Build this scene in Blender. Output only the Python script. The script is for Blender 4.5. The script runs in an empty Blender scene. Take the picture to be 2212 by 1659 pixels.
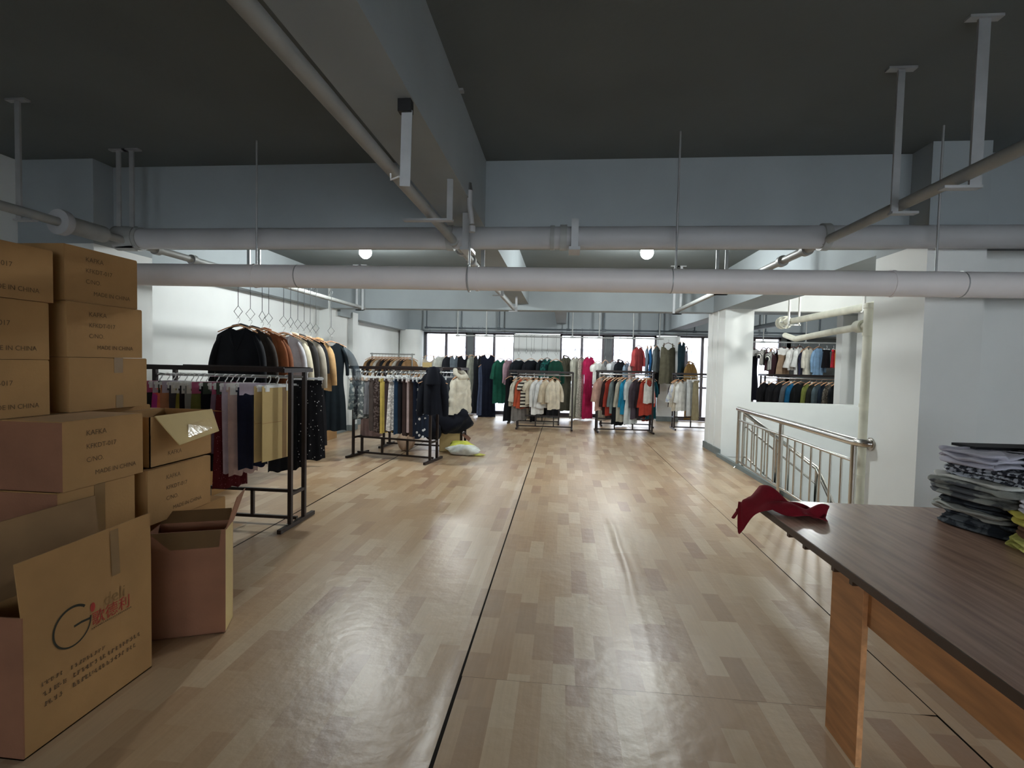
import bpy, math, random
from mathutils import Vector, Matrix
S = bpy.context.scene
COL = S.collection
R = random.Random(7)
PI = math.pi

# ---------------------------------------------------------------- camera
YAW, PITCH, ROLL, FPX, CAMH = 0.0987, 0.040, 0.0224, 1100.0, 1.45
cd = bpy.data.cameras.new('camera'); cam = bpy.data.objects.new('camera', cd); COL.objects.link(cam)
cd.sensor_fit = 'HORIZONTAL'; cd.sensor_width = 36.0; cd.lens = 36.0 * FPX / 2212.0
cd.clip_start = 0.05; cd.clip_end = 200
fw = Vector((-math.sin(YAW) * math.cos(PITCH), math.cos(YAW) * math.cos(PITCH), -math.sin(PITCH)))
rt = Vector((math.cos(YAW), math.sin(YAW), 0)); dn = fw.cross(rt)
r2 = rt * math.cos(ROLL) - dn * math.sin(ROLL); d2 = rt * math.sin(ROLL) + dn * math.cos(ROLL)
m = Matrix((r2, -d2, -fw)).transposed().to_4x4(); m.translation = (0, 0, CAMH)
cam.matrix_world = m
S.camera = cam

# ---------------------------------------------------------------- world, exposure
W = bpy.data.worlds.new('world'); S.world = W; W.use_nodes = True
bg = W.node_tree.nodes['Background']; bg.inputs[0].default_value = (0.90, 0.94, 1.0, 1); bg.inputs[1].default_value = 2.3
S.view_settings.view_transform = 'Standard'; S.view_settings.look = 'None'
S.view_settings.gamma = 1.0; S.view_settings.use_curve_mapping = False
S.view_settings.exposure = 1.8
LAMP_POWER = 150.0

# ---------------------------------------------------------------- materials
def lin(c):
    return tuple(((v / 255.0) / 12.92 if v / 255.0 <= 0.04045 else (((v / 255.0) + 0.055) / 1.055) ** 2.4) for v in c)
MATS = {}
def N(nt, t, **k):
    n = nt.nodes.new(t)
    for a, v in k.items(): setattr(n, a, v)
    return n
def mat(name, rgb, rough=0.7, metal=0.0, vary=0.12, scale=6.0, bump=0.0, bscale=60.0, stretch=None, sheen=0.0, alt=None, spec=0.5, coat=0.0):
    if name in MATS: return MATS[name]
    M = bpy.data.materials.new(name); M.use_nodes = True; nt = M.node_tree
    b = nt.nodes['Principled BSDF']; L = nt.links.new
    c = lin(rgb)
    b.inputs['Roughness'].default_value = rough; b.inputs['Metallic'].default_value = metal
    b.inputs['Specular IOR Level'].default_value = spec
    if coat: b.inputs['Coat Weight'].default_value = coat
    if sheen: b.inputs['Sheen Weight'].default_value = sheen
    tc = N(nt, 'ShaderNodeTexCoord'); mp = N(nt, 'ShaderNodeMapping')
    if stretch: mp.inputs['Scale'].default_value = stretch
    L(tc.outputs['Object'], mp.inputs[0])
    nz = N(nt, 'ShaderNodeTexNoise'); nz.inputs['Scale'].default_value = scale; nz.inputs['Detail'].default_value = 5
    L(mp.outputs[0], nz.inputs[0])
    mx = N(nt, 'ShaderNodeMix', data_type='RGBA')
    lo = alt and lin(alt) or tuple(v * (1 - vary) for v in c); hi = alt and c or tuple(min(1, v * (1 + vary)) for v in c)
    mx.inputs[6].default_value = (*lo, 1); mx.inputs[7].default_value = (*hi, 1)
    rp = N(nt, 'ShaderNodeMapRange'); rp.inputs[1].default_value = 0.32; rp.inputs[2].default_value = 0.68
    L(nz.outputs[0], rp.inputs[0]); L(rp.outputs[0], mx.inputs[0]); L(mx.outputs[2], b.inputs['Base Color'])
    if bump:
        n2 = N(nt, 'ShaderNodeTexNoise'); n2.inputs['Scale'].default_value = bscale; n2.inputs['Detail'].default_value = 3
        L(mp.outputs[0], n2.inputs[0]); bp = N(nt, 'ShaderNodeBump'); bp.inputs['Strength'].default_value = bump; bp.inputs['Distance'].default_value = 0.01
        L(n2.outputs[0], bp.inputs['Height']); L(bp.outputs[0], b.inputs['Normal'])
    MATS[name] = M
    return M

def vinyl(name, off):
    """printed plank vinyl: staggered strips, each with its own tone"""
    M = bpy.data.materials.new(name); M.use_nodes = True; nt = M.node_tree; b = nt.nodes['Principled BSDF']; L = nt.links.new
    tc = N(nt, 'ShaderNodeTexCoord'); sp = N(nt, 'ShaderNodeSeparateXYZ'); L(tc.outputs['Object'], sp.inputs[0])
    def math_(op, a, bb=None):
        n = N(nt, 'ShaderNodeMath', operation=op)
        for i, v in enumerate((a, bb)):
            if v is None: continue
            if isinstance(v, (int, float)): n.inputs[i].default_value = v
            else: L(v, n.inputs[i])
        return n.outputs[0]
    cx = math_('FLOOR', math_('DIVIDE', math_('ADD', sp.outputs[0], off), 0.104))
    wn = N(nt, 'ShaderNodeTexWhiteNoise', noise_dimensions='1D'); L(cx, wn.inputs['W'])
    cy = math_('FLOOR', math_('ADD', math_('DIVIDE', sp.outputs[1], 0.36), math_('MULTIPLY', wn.outputs[0], 7.3)))
    cb = N(nt, 'ShaderNodeCombineXYZ'); L(cx, cb.inputs[0]); L(cy, cb.inputs[1])
    w2 = N(nt, 'ShaderNodeTexWhiteNoise', noise_dimensions='3D'); L(cb.outputs[0], w2.inputs[0])
    rp = N(nt, 'ShaderNodeValToRGB'); L(w2.outputs[0], rp.inputs[0]); e = rp.color_ramp.elements
    rp.color_ramp.interpolation = 'CONSTANT'
    cols = [(0, (178, 147, 114)), (.16, (186, 157, 124)), (.36, (193, 167, 135)), (.56, (182, 152, 118)), (.72, (198, 174, 143)), (.86, (171, 140, 108)), (.94, (164, 130, 101))]
    e[0].position = 0; e[0].color = (*lin(cols[0][1]), 1); e[1].position = cols[1][0]; e[1].color = (*lin(cols[1][1]), 1)
    for p, c in cols[2:]:
        q = e.new(p); q.color = (*lin(c), 1)
    mp = N(nt, 'ShaderNodeMapping'); mp.inputs['Scale'].default_value = (34, 2.2, 1); L(tc.outputs['Object'], mp.inputs[0])
    nz = N(nt, 'ShaderNodeTexNoise'); nz.inputs['Scale'].default_value = 2.0; nz.inputs['Detail'].default_value = 6; L(mp.outputs[0], nz.inputs[0])
    hs = N(nt, 'ShaderNodeHueSaturation'); L(rp.outputs[0], hs.inputs['Color'])
    mr = N(nt, 'ShaderNodeMapRange'); mr.inputs[3].default_value = 0.80; mr.inputs[4].default_value = 1.04; L(nz.outputs[0], mr.inputs[0]); L(mr.outputs[0], hs.inputs['Value'])
    # worn, scuffed film
    n3 = N(nt, 'ShaderNodeTexNoise'); n3.inputs['Scale'].default_value = 1.3; n3.inputs['Detail'].default_value = 8; L(tc.outputs['Object'], n3.inputs[0])
    mx = N(nt, 'ShaderNodeMix', data_type='RGBA'); mx.inputs[7].default_value = (*lin((170, 160, 146)), 1)
    m3 = N(nt, 'ShaderNodeMapRange'); m3.inputs[1].default_value = 0.45; m3.inputs[2].default_value = 0.75; m3.inputs[4].default_value = 0.25
    L(n3.outputs[0], m3.inputs[0]); L(m3.outputs[0], mx.inputs[0]); L(hs.outputs[0], mx.inputs[6]); L(mx.outputs[2], b.inputs['Base Color'])
    m4 = N(nt, 'ShaderNodeMapRange'); m4.inputs[3].default_value = 0.26; m4.inputs[4].default_value = 0.44; L(n3.outputs[0], m4.inputs[0]); L(m4.outputs[0], b.inputs['Roughness'])
    n4 = N(nt, 'ShaderNodeTexNoise'); n4.inputs['Scale'].default_value = 14; n4.inputs['Detail'].default_value = 5; L(tc.outputs['Object'], n4.inputs[0])
    bp = N(nt, 'ShaderNodeBump'); bp.inputs['Strength'].default_value = 0.22; bp.inputs['Distance'].default_value = 0.012; L(n4.outputs[0], bp.inputs['Height']); L(bp.outputs[0], b.inputs['Normal'])
    return M

CLOTH = {}
def cloth(rgb, pat=None, rgb2=(235, 235, 232), sc=1.0):
    key = (rgb, pat, rgb2, sc)
    if key in CLOTH: return CLOTH[key]
    M = mat('cloth_%d_%d_%d_%s' % (*rgb, pat or 'plain') + ('' if pat is None else '_%d%d%d_%d' % (*rgb2, int(sc * 100))), rgb, rough=0.85, vary=0.16, scale=9, bump=0.25, bscale=220, sheen=0.03, spec=0.15)
    if pat:
        nt = M.node_tree; b = nt.nodes['Principled BSDF']; L = nt.links.new
        base = b.inputs['Base Color'].links[0].from_socket
        tc = N(nt, 'ShaderNodeTexCoord'); mx = N(nt, 'ShaderNodeMix', data_type='RGBA'); mx.inputs[7].default_value = (*lin(rgb2), 1); L(base, mx.inputs[6])
        if pat == 'dots':
            v = N(nt, 'ShaderNodeTexVoronoi'); v.inputs['Scale'].default_value = 30 * sc; v.inputs['Randomness'].default_value = 0.75; L(tc.outputs['Object'], v.inputs['Vector'])
            f = N(nt, 'ShaderNodeMath', operation='LESS_THAN'); f.inputs[1].default_value = 0.26 if sc < 1 else 0.15; L(v.outputs['Distance'], f.inputs[0]); L(f.outputs[0], mx.inputs[0])
        elif pat in ('vstripe', 'hstripe'):
            w = N(nt, 'ShaderNodeTexWave'); w.inputs['Scale'].default_value = 9 * sc; w.bands_direction = 'X' if pat == 'vstripe' else 'Z'; L(tc.outputs['Object'], w.inputs[0])
            f = N(nt, 'ShaderNodeMath', operation='GREATER_THAN'); f.inputs[1].default_value = 0.5; L(w.outputs['Fac'], f.inputs[0]); L(f.outputs[0], mx.inputs[0])
        else:
            v = N(nt, 'ShaderNodeTexNoise'); v.inputs['Scale'].default_value = 22 * sc; v.inputs['Detail'].default_value = 3; L(tc.outputs['Object'], v.inputs['Vector'])
            f = N(nt, 'ShaderNodeMapRange'); f.inputs[1].default_value = 0.47; f.inputs[2].default_value = 0.55; L(v.outputs['Fac'], f.inputs[0]); L(f.outputs[0], mx.inputs[0])
        L(mx.outputs[2], b.inputs['Base Color'])
    CLOTH[key] = M
    return M

M_WALL = mat('white_wall_paint', (226, 229, 228), 0.8, vary=0.04, scale=1.5, bump=0.015, bscale=40)
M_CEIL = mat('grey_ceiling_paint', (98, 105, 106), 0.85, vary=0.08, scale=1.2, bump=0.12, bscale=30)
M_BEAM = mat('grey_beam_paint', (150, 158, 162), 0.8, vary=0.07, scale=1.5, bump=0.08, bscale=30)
M_BASE = mat('grey_baseboard_paint', (118, 127, 128), 0.6, vary=0.08)
M_PIPEG = mat('grey_pipe_paint', (150, 152, 150), 0.5, vary=0.1)
M_PVC = mat('white_plastic_pipe', (236, 231, 231), 0.4, vary=0.04, scale=3)
M_PVCG = mat('dull_plastic_pipe', (172, 173, 176), 0.5, vary=0.06, scale=3)
M_OLDPVC = mat('yellowed_plastic_pipe', (204, 203, 188), 0.5, vary=0.1, scale=8)
M_STRAP = mat('galvanised_bracket', (168, 170, 172), 0.45, 0.5, vary=0.12)
M_RAILD = mat('dark_grey_rail', (72, 80, 86), 0.45, 0.3)
M_RACK = mat('dark_brown_rack_steel', (38, 28, 27), 0.42, 0.2, vary=0.2, scale=20)
M_CHROME = mat('chrome_tube', (205, 205, 205), 0.22, 1.0, vary=0.05)
M_STEEL = mat('brushed_stainless', (196, 192, 186), 0.2, 1.0, vary=0.06, scale=20)
M_WIRE = mat('hanger_wire', (92, 94, 96), 0.4, 0.6)
M_WOODH = mat('hanger_wood', (198, 150, 112), 0.45, vary=0.2, scale=18, stretch=(1, 6, 6))
M_PLASTIC = mat('white_plastic_hanger', (226, 228, 228), 0.35, vary=0.05)
M_CARD = mat('cardboard_tan', (160, 122, 76), 0.85, vary=0.1, scale=4, bump=0.1, bscale=90)
M_CARDR = mat('cardboard_reddish', (136, 92, 68), 0.85, vary=0.12, scale=4, bump=0.1, bscale=90)
M_CARDI = mat('cardboard_inside', (134, 104, 70), 0.9, vary=0.12, scale=4)
M_CARDP = mat('cardboard_pale', (190, 166, 114), 0.8, vary=0.08, scale=4, bump=0.08)
M_TAPE = mat('brown_packing_tape', (126, 96, 56), 0.3, vary=0.12)
M_TAPEC = mat('clear_packing_tape', (196, 170, 120), 0.16, vary=0.08, scale=12, bump=0.2, bscale=25)
M_INK = mat('faded_black_ink', (92, 70, 44), 0.9, vary=0.3, scale=60)
M_INKG = mat('dark_logo_ink', (40, 38, 24), 0.8, vary=0.2, scale=40)
M_RED = mat('red_logo_ink', (158, 46, 34), 0.8, vary=0.2, scale=40)
M_TABLE = mat('brown_laminate_top', (164, 132, 114), 0.25, vary=0.25, scale=5, stretch=(9, 0.6, 1), spec=0.5)
M_EDGE = mat('table_dark_edge_band', (70, 48, 32), 0.5)
M_PLY = mat('plywood_orange', (186, 130, 82), 0.6, vary=0.22, scale=4, stretch=(1, 1, 8))
M_PLYE = mat('plywood_raw_edge', (206, 152, 104), 0.8, vary=0.2, scale=30)
M_FRAME = mat('dark_window_frame', (92, 86, 92), 0.45, vary=0.1)
M_PIER = mat('grey_window_pier', (108, 114, 116), 0.75, vary=0.06)
M_BLACK = mat('black_plastic', (24, 24, 26), 0.5)
M_PAPER = mat('white_paper', (232, 232, 228), 0.7, vary=0.03)

def glass():
    M = bpy.data.materials.new('window_glass'); M.use_nodes = True; nt = M.node_tree; nt.nodes.clear()
    o = N(nt, 'ShaderNodeOutputMaterial'); t = N(nt, 'ShaderNodeBsdfTransparent'); g = N(nt, 'ShaderNodeBsdfGlossy'); x = N(nt, 'ShaderNodeMixShader'); f = N(nt, 'ShaderNodeFresnel')
    g.inputs['Roughness'].default_value = 0.02; f.inputs[0].default_value = 1.45; t.inputs[0].default_value = (0.95, 0.97, 0.97, 1)
    nt.links.new(f.outputs[0], x.inputs[0]); nt.links.new(t.outputs[0], x.inputs[1]); nt.links.new(g.outputs[0], x.inputs[2]); nt.links.new(x.outputs[0], o.inputs[0])
    return M
M_GLASS = glass()
def sheer():
    M = bpy.data.materials.new('sheer_chiffon'); M.use_nodes = True; nt = M.node_tree
    b = nt.nodes['Principled BSDF']; b.inputs['Base Color'].default_value = (*lin((52, 66, 76)), 1); b.inputs['Roughness'].default_value = 0.7; b.inputs['Alpha'].default_value = 0.55
    return M
M_SHEER = sheer()
def emit(name, rgb, s):
    M = bpy.data.materials.new(name); M.use_nodes = True; nt = M.node_tree; b = nt.nodes['Principled BSDF']
    b.inputs['Emission Color'].default_value = (*rgb, 1); b.inputs['Emission Strength'].default_value = s; b.inputs['Base Color'].default_value = (1, 1, 1, 1)
    return M

# ---------------------------------------------------------------- mesh helpers
class MB:
    def __init__(s): s.v = []; s.f = []; s.sm = []
    def add(s, vs, fs, smooth=False):
        o = len(s.v); s.v += [tuple(q) for q in vs]; s.f += [tuple(i + o for i in f) for f in fs]; s.sm += [smooth] * len(fs); return s
    def box(s, x0, y0, z0, x1, y1, z1):
        return s.add([(x0, y0, z0), (x1, y0, z0), (x1, y1, z0), (x0, y1, z0), (x0, y0, z1), (x1, y0, z1), (x1, y1, z1), (x0, y1, z1)],
                     [(0, 3, 2, 1), (4, 5, 6, 7), (0, 1, 5, 4), (1, 2, 6, 5), (2, 3, 7, 6), (3, 0, 4, 7)])
    def bar(s, p, q, w, h=None, up=(0, 0, 1)):
        h = h or w; p = Vector(p); q = Vector(q); d = (q - p).normalized(); u = Vector(up)
        if abs(d.dot(u)) > 0.98: u = Vector((0, 1, 0))
        a = d.cross(u).normalized() * w / 2; b = a.cross(d).normalized() * h / 2
        vs = [p - a - b, p + a - b, p + a + b, p - a + b, q - a - b, q + a - b, q + a + b, q - a + b]
        return s.add(vs, [(0, 3, 2, 1), (4, 5, 6, 7), (0, 1, 5, 4), (1, 2, 6, 5), (2, 3, 7, 6), (3, 0, 4, 7)])
    def tube(s, pts, r, n=10, cap=True, flat=1.0, closed=False):
        pts = [Vector(p) for p in pts]; k = len(pts); rr = r if isinstance(r, (list, tuple)) else [r] * k
        rings = []; prev = None
        for i in range(k):
            if closed: d = pts[(i + 1) % k] - pts[i - 1]
            else: d = pts[min(i + 1, k - 1)] - pts[max(i - 1, 0)]
            d = d.normalized() if d.length > 1e-9 else Vector((0, 0, 1))
            if prev is None:
                u = Vector((0, 0, 1)) if abs(d.z) < 0.9 else Vector((0, 1, 0))
                a = d.cross(u).normalized()
            else:
                a = (prev - d * prev.dot(d)).normalized()
            prev = a; b = d.cross(a)
            rings.append([pts[i] + a * (rr[i] * math.cos(2 * PI * j / n)) + b * (rr[i] * flat * math.sin(2 * PI * j / n)) for j in range(n)])
        vs = [q for g in rings for q in g]; fs = []
        for i in range(k if closed else k - 1):
            i2 = (i + 1) % k
            for j in range(n):
                fs.append((i * n + j, i * n + (j + 1) % n, i2 * n + (j + 1) % n, i2 * n + j))
        s.add(vs, fs, True)
        if cap and not closed:
            s.add(rings[0][::-1], [tuple(range(n))]); s.add(rings[-1], [tuple(range(n))])
        return s
    def disc_ring(s, c, axis, r, t, n=20):
        c = Vector(c); a = Vector(axis).normalized(); return s.tube([c - a * t / 2, c + a * t / 2], r, n)
    def ball(s, c, r, n=16, m_=10, sq=(1, 1, 1)):
        vs = []; fs = []
        for i in range(m_ + 1):
            t = PI * i / m_
            for j in range(n):
                a = 2 * PI * j / n; vs.append((c[0] + r * sq[0] * math.sin(t) * math.cos(a), c[1] + r * sq[1] * math.sin(t) * math.sin(a), c[2] + r * sq[2] * math.cos(t)))
        for i in range(m_):
            for j in range(n): fs.append((i * n + j, (i + 1) * n + j, (i + 1) * n + (j + 1) % n, i * n + (j + 1) % n))
        return s.add(vs, fs, True)
    def grid(s, fn, nu, nv, smooth=True, flip=False):
        vs = [fn(i / nu, j / nv) for j in range(nv + 1) for i in range(nu + 1)]; fs = []
        for j in range(nv):
            for i in range(nu):
                a = j * (nu + 1) + i; f = (a, a + 1, a + nu + 2, a + nu + 1); fs.append(f[::-1] if flip else f)
        return s.add(vs, fs, smooth)
    def prism(s, poly, z0, z1):
        n = len(poly); vs = [(x, y, z0) for x, y in poly] + [(x, y, z1) for x, y in poly]
        return s.add(vs, [tuple(range(n))[::-1], tuple(range(n, 2 * n))] + [(i, (i + 1) % n, n + (i + 1) % n, n + i) for i in range(n)])
    def mesh(s, name, m=None):
        me = bpy.data.meshes.new(name); me.from_pydata(s.v, [], s.f); me.polygons.foreach_set('use_smooth', s.sm); me.update()
        if m: me.materials.append(m)
        return me
    def build(s, name, m, parent=None, loc=None, rz=0):
        o = bpy.data.objects.new(name, s.mesh(name, m)); COL.objects.link(o)
        if parent: o.parent = parent
        if loc: o.location = loc
        if rz: o.rotation_euler.z = rz
        return o
def tag(o, label=None, cat=None, group=None, kind=None):
    if label: o['label'] = label
    if cat: o['category'] = cat
    if group: o['group'] = group
    if kind: o['kind'] = kind
    return o
def thing(name, label, cat, loc=(0, 0, 0), rz=0, group=None):
    o = bpy.data.objects.new(name, None); COL.objects.link(o); o.location = loc; o.rotation_euler.z = rz
    o.empty_display_size = 0.1
    return tag(o, label, cat, group)
def struct(name, mb, m, label=None, parent=None):
    o = mb.build(name, m, parent)
    if not parent: o['kind'] = 'structure'
    if label: o['label'] = label
    return o
def copy_tree(o, parent=None):
    c = o.copy(); COL.objects.link(c); c.parent = parent
    for ch in [q for q in o.children]:
        copy_tree(ch, c)
    return c
ORD = ['first', 'second', 'third', 'fourth', 'fifth', 'sixth', 'seventh', 'eighth', 'ninth', 'tenth', 'eleventh', 'twelfth', 'thirteenth', 'fourteenth', 'fifteenth', 'sixteenth', 'seventeenth', 'eighteenth', 'nineteenth', 'twentieth', 'twenty-first', 'twenty-second', 'twenty-third', 'twenty-fourth', 'twenty-fifth', 'twenty-sixth', 'twenty-seventh', 'twenty-eighth', 'twenty-ninth', 'thirtieth', 'thirty-first', 'thirty-second', 'thirty-third', 'thirty-fourth', 'thirty-fifth', 'thirty-sixth']

# ================================================================ SETTING
ZC, ZB = 3.045, 2.42        # ceiling, beam soffit
YW = 14.2                  # window wall
XL, XR = -4.55, 2.60       # left wall, floor edge at the stairs
YB0 = -4.5                 # wall behind the camera
# floor: concrete base with vinyl sheets laid on it
fb = MB().box(XL - .2, YB0, -.25, XR, YW + .1, -0.012).box(XR, YB0, -.25, 6.2, 4.4, -0.012).box(XR, 8.84, -.25, 8.6, YW + .1, -0.012)
FLOOR = struct('floor', fb, mat('dark_subfloor', (52, 44, 36), 0.9), 'wood-print vinyl floor laid in long sheets')
def sheet(x0, x1, y0, y1, off, ridge=None, lift=0.0, dens=1.0):
    nu = max(4, int((x1 - x0) / .02 * dens)); nv = max(6, int((y1 - y0) / .09))
    def f(u, v):
        x = x0 + (x1 - x0) * u; y = y0 + (y1 - y0) * v; z = 0.0
        if ridge:
            rx = ridge[0] + .012 * math.sin(y * 2.1) + .006 * math.sin(y * 7.3); a = max(0, min(1, (ridge[2] - y) * 2)) * max(0, min(1, (y - ridge[1]) * 2)) * (.55 + .45 * math.sin(y * 1.7 + 1))
            z += .006 * a * math.exp(-((x - rx) / .022) ** 2) + .004 * a * math.exp(-((x - rx - .05) / .07) ** 2)
        if lift:
            z += lift * math.exp(-((x1 - x) / .05) ** 2) * (.6 + .4 * math.sin(y * 1.3))
        z += .0012 * math.sin(x * 5.1 + y * 1.7) * math.sin(y * 2.9 - x * 2)
        return (x, y, z - .0012)
    mb = MB().grid(f, nu, nv)
    o = mb.build('vinyl_sheet', vinyl('wood_print_vinyl', off), FLOOR)
    return o
sheet(XL, -2.476, YB0, YW, 0.03, dens=.3, lift=.004)
sheet(-2.464, -0.438, YB0, YW, 0.07, lift=.010)
sheet(-0.428, 1.612, 2.2695, YW, 0.01, ridge=(.48, 1.2, 5.1), lift=.006)
sheet(-0.425, 1.612, YB0, 2.268, 0.055, ridge=(.475, -1, 2.6))
sheet(1.622, XR, YB0, YW, 0.09, dens=.4)
sheet(XR, 6.0, YB0, 4.4, 0.09, dens=.1)
sheet(XR, 8.6, 9.6, YW, 0.05, dens=.1)
sheet(2.99, 8.6, 8.84, 9.595, 0.02, dens=.1)

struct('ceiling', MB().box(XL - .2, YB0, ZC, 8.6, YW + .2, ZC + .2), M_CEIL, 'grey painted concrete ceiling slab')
# cross beams
struct('ceiling_beam', MB().box(XL - .1, 4.05, ZB, 4.9, 4.37, ZC), M_BEAM, 'grey concrete cross beam nearest the camera')
struct('ceiling_beam', MB().box(XL - .1, 9.2, ZB, 8.5, 9.5, ZC), M_BEAM, 'grey concrete cross beam halfway to the windows')
struct('ceiling_beam', MB().box(XL - .1, YW - .35, 2.30, 8.5, YW + .15, ZC), M_BEAM, 'grey concrete beam above the windows')
# long beams
struct('ceiling_beam', MB().box(-.93, YB0, 2.53, -.645, -1.35, ZC).box(-.93, -1.05, 2.53, -.645, 4.05, ZC).box(-.93, 4.37, 2.53, -.645, 9.2, ZC), M_BEAM, 'grey long beam along the middle of the ceiling')
struct('ceiling_beam', MB().box(XL - .1, 4.37, 2.40, -4.38, 9.2, ZC).box(XL - .1, 9.5, 2.30, -4.3, YW - .35, ZC), M_BEAM, 'grey long beam above the left wall')
struct('ceiling_beam', MB().box(2.58, 4.37, ZB, 3.10, 9.2, ZC).box(2.75, 9.5, ZB, 3.10, YW - .35, ZC), M_BEAM, 'grey long beam above the stair railing')
struct('ceiling_beam', MB().box(-.2, 9.5, 2.55, .05, YW - .35, ZC), M_BEAM, 'grey short beam in the window bay')
# walls
struct('wall_left', MB().box(XL - .2, YB0, -.2, XL, YW + .2, ZC), M_WALL, 'white painted left wall')
wb = MB().box(XL - .2, YB0 - .2, -.2, 6.2, YB0, .6).box(XL - .2, YB0 - .2, 2.4, 6.2, YB0, ZC)
for a, b in ((XL - .2, -1.9), (-.5, .3), (2.5, 3.1), (5.5, 6.2)): wb.box(a, YB0 - .2, .6, b, YB0, 2.4)  # leaves openings for the added fill-light windows
struct('wall_back', wb, M_WALL, 'white wall behind the camera with openings added for fill light')
struct('ceiling_beam', MB().box(XL - .1, -1.35, ZB, 6.0, -1.05, ZC), M_BEAM, 'grey cross beam added behind the camera to keep the ceiling dark')  # unseen beam, added to block light from the near ceiling
wr = struct('wall_right', MB().box(2.88, 4.12, -.2, 6.2, 4.34, 2.36).box(6.0, YB0, -.2, 6.2, 4.12, 2.36), M_WALL, 'white wall behind the folded clothes pile')
struct('grey_upper_band', MB().box(2.88, 4.12, 2.36, 6.2, 4.34, ZC).box(6.0, YB0, 2.36, 6.2, 4.12, ZC), M_BEAM, parent=wr)
cn = struct('column', MB().box(2.50, 3.84, -.2, 2.88, 4.43, 2.36), M_WALL, 'white column at the near end of the stair railing')
struct('grey_column_head', MB().box(2.50, 3.84, 2.36, 2.88, 4.43, ZC), M_BEAM, parent=cn)
cn = struct('column', MB().box(XL, 3.86, -.2, -3.86, 4.46, 2.36), M_WALL, 'white column on the left behind the cartons')
struct('grey_column_head', MB().box(XL, 3.86, 2.36, -3.86, 4.46, ZC), M_BEAM, parent=cn)
cl = struct('column', MB().box(XL, 9.15, 0, -4.36, 9.98, ZC), M_WALL, 'white column on the left wall at the second beam')
struct('casing_box', MB().box(XL, 10.02, 0, -4.27, 10.28, 2.42), M_WALL, parent=cl)
struct('base_strip', MB().box(XL, 9.138, 0, -4.348, 9.99, .12).box(XL, 10.008, 0, -4.258, 10.292, .12), M_BASE, parent=cl)
cr = struct('column', MB().box(2.62, 8.65, 0, 2.98, 9.62, ZC), M_WALL, 'white column beside the wall opening over the stairs')
for y in (9.02, 9.34):
    struct('casing_strip', MB().box(2.606, y - .02, .115, 2.62, y + .02, ZB), M_WALL, parent=cr)
struct('base_strip', MB().box(2.596, 8.638, 0, 2.62, 9.63, .115), M_BASE, parent=cr)
struct('baseboard_left', MB().box(XL, 4.46, 0, XL + .014, 9.14, .12).box(XL, 10.3, 0, XL + .014, 13.75, .12), M_BASE, 'grey painted skirting along the left wall')
struct('trim_1', MB().box(2.555, 4.44, -.25, 2.60, 8.638, .055), M_BASE, 'grey painted kerb along the stair opening')
# stair well wall with an opening through to the next room
struct('wall_stair', MB().box(2.98, 8.65, -2.9, 3.07, 8.83, ZC).box(3.07, 8.65, -2.9, 4.75, 8.83, .905).box(3.07, 8.65, 2.39, 4.75, 8.83, ZC).box(4.75, 8.65, -2.9, 8.6, 8.83, ZC).box(2.60, 8.66, -2.9, 2.98, 8.83, 0), M_WALL, 'white stairwell wall with a rectangular opening')
struct('wall_stair_side', MB().box(4.75, 4.34, -2.9, 4.95, 8.65, ZC), M_WALL, 'white side wall of the stairwell')
struct('wall_next_room', MB().box(4.87, 9.5, 0, 5.6, 9.7, ZC), M_WALL, 'white pier seen through the wall opening')
struct('wall_far_right', MB().box(8.4, 8.83, 0, 8.6, YW + .2, ZC), M_WALL, 'white end wall of the next room')
struct('floor_lower', MB().box(2.3, 4.2, -3.1, 5.0, 9.0, -2.9), M_PIER, 'grey floor at the foot of the stairs')
struct('wall_stair_near', MB().box(2.4, 4.34, -2.9, 4.95, 4.46, -.012).box(2.42, 4.46, -2.9, 2.555, 8.66, -.25), M_WALL, 'white wall below floor level around the stairs')
st = thing('staircase', 'concrete flight of stairs going down behind the railing', 'staircase', (0, 0, 0))
for i in range(10):
    MB().box(2.75, 8.2 - .27 * (i + 1), -1.1 - .15 * (i + 2), 3.7, 8.2 - .27 * i, -1.1 - .15 * (i + 1)).build('step', M_PIER, st)
MB().box(2.6, 8.2, -1.25, 4.7, 8.64, -1.1).build('landing', M_PIER, st)
# window wall: posts, piers and windows
pier = MB()
for x0, x1 in ((XL, -3.92), (-2.70, -2.53), (1.11, 1.33), (5.75, 6.0)): pier.box(x0, YW, 0, x1, YW + .15, 2.32)
pier.box(5.9, YW, 0, 8.5, YW + .15, 2.32)
struct('wall_window', pier, M_PIER, 'grey piers between the windows')
struct('column', MB().box(-1.345, YW - .28, 0, -.09, YW + .14, 2.27), M_WALL, 'wide white panel between the second and third windows')
struct('column', MB().box(2.52, YW - .30, 0, 3.08, YW + .14, 2.27), M_WALL, 'white pier right of the fourth window')
struct('column', MB().tube([(-4.22, YW - .3, 0), (-4.22, YW - .3, 2.32)], .33, 24), M_WALL, 'white rounded corner pilaster left of the windows')
struct('baseboard_window', MB().box(2.51, YW - .315, 0, 3.09, YW - .30, .13).box(-1.35, YW - .295, 0, -.085, YW - .28, .1), M_BASE, 'grey skirting below the windows')
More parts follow.
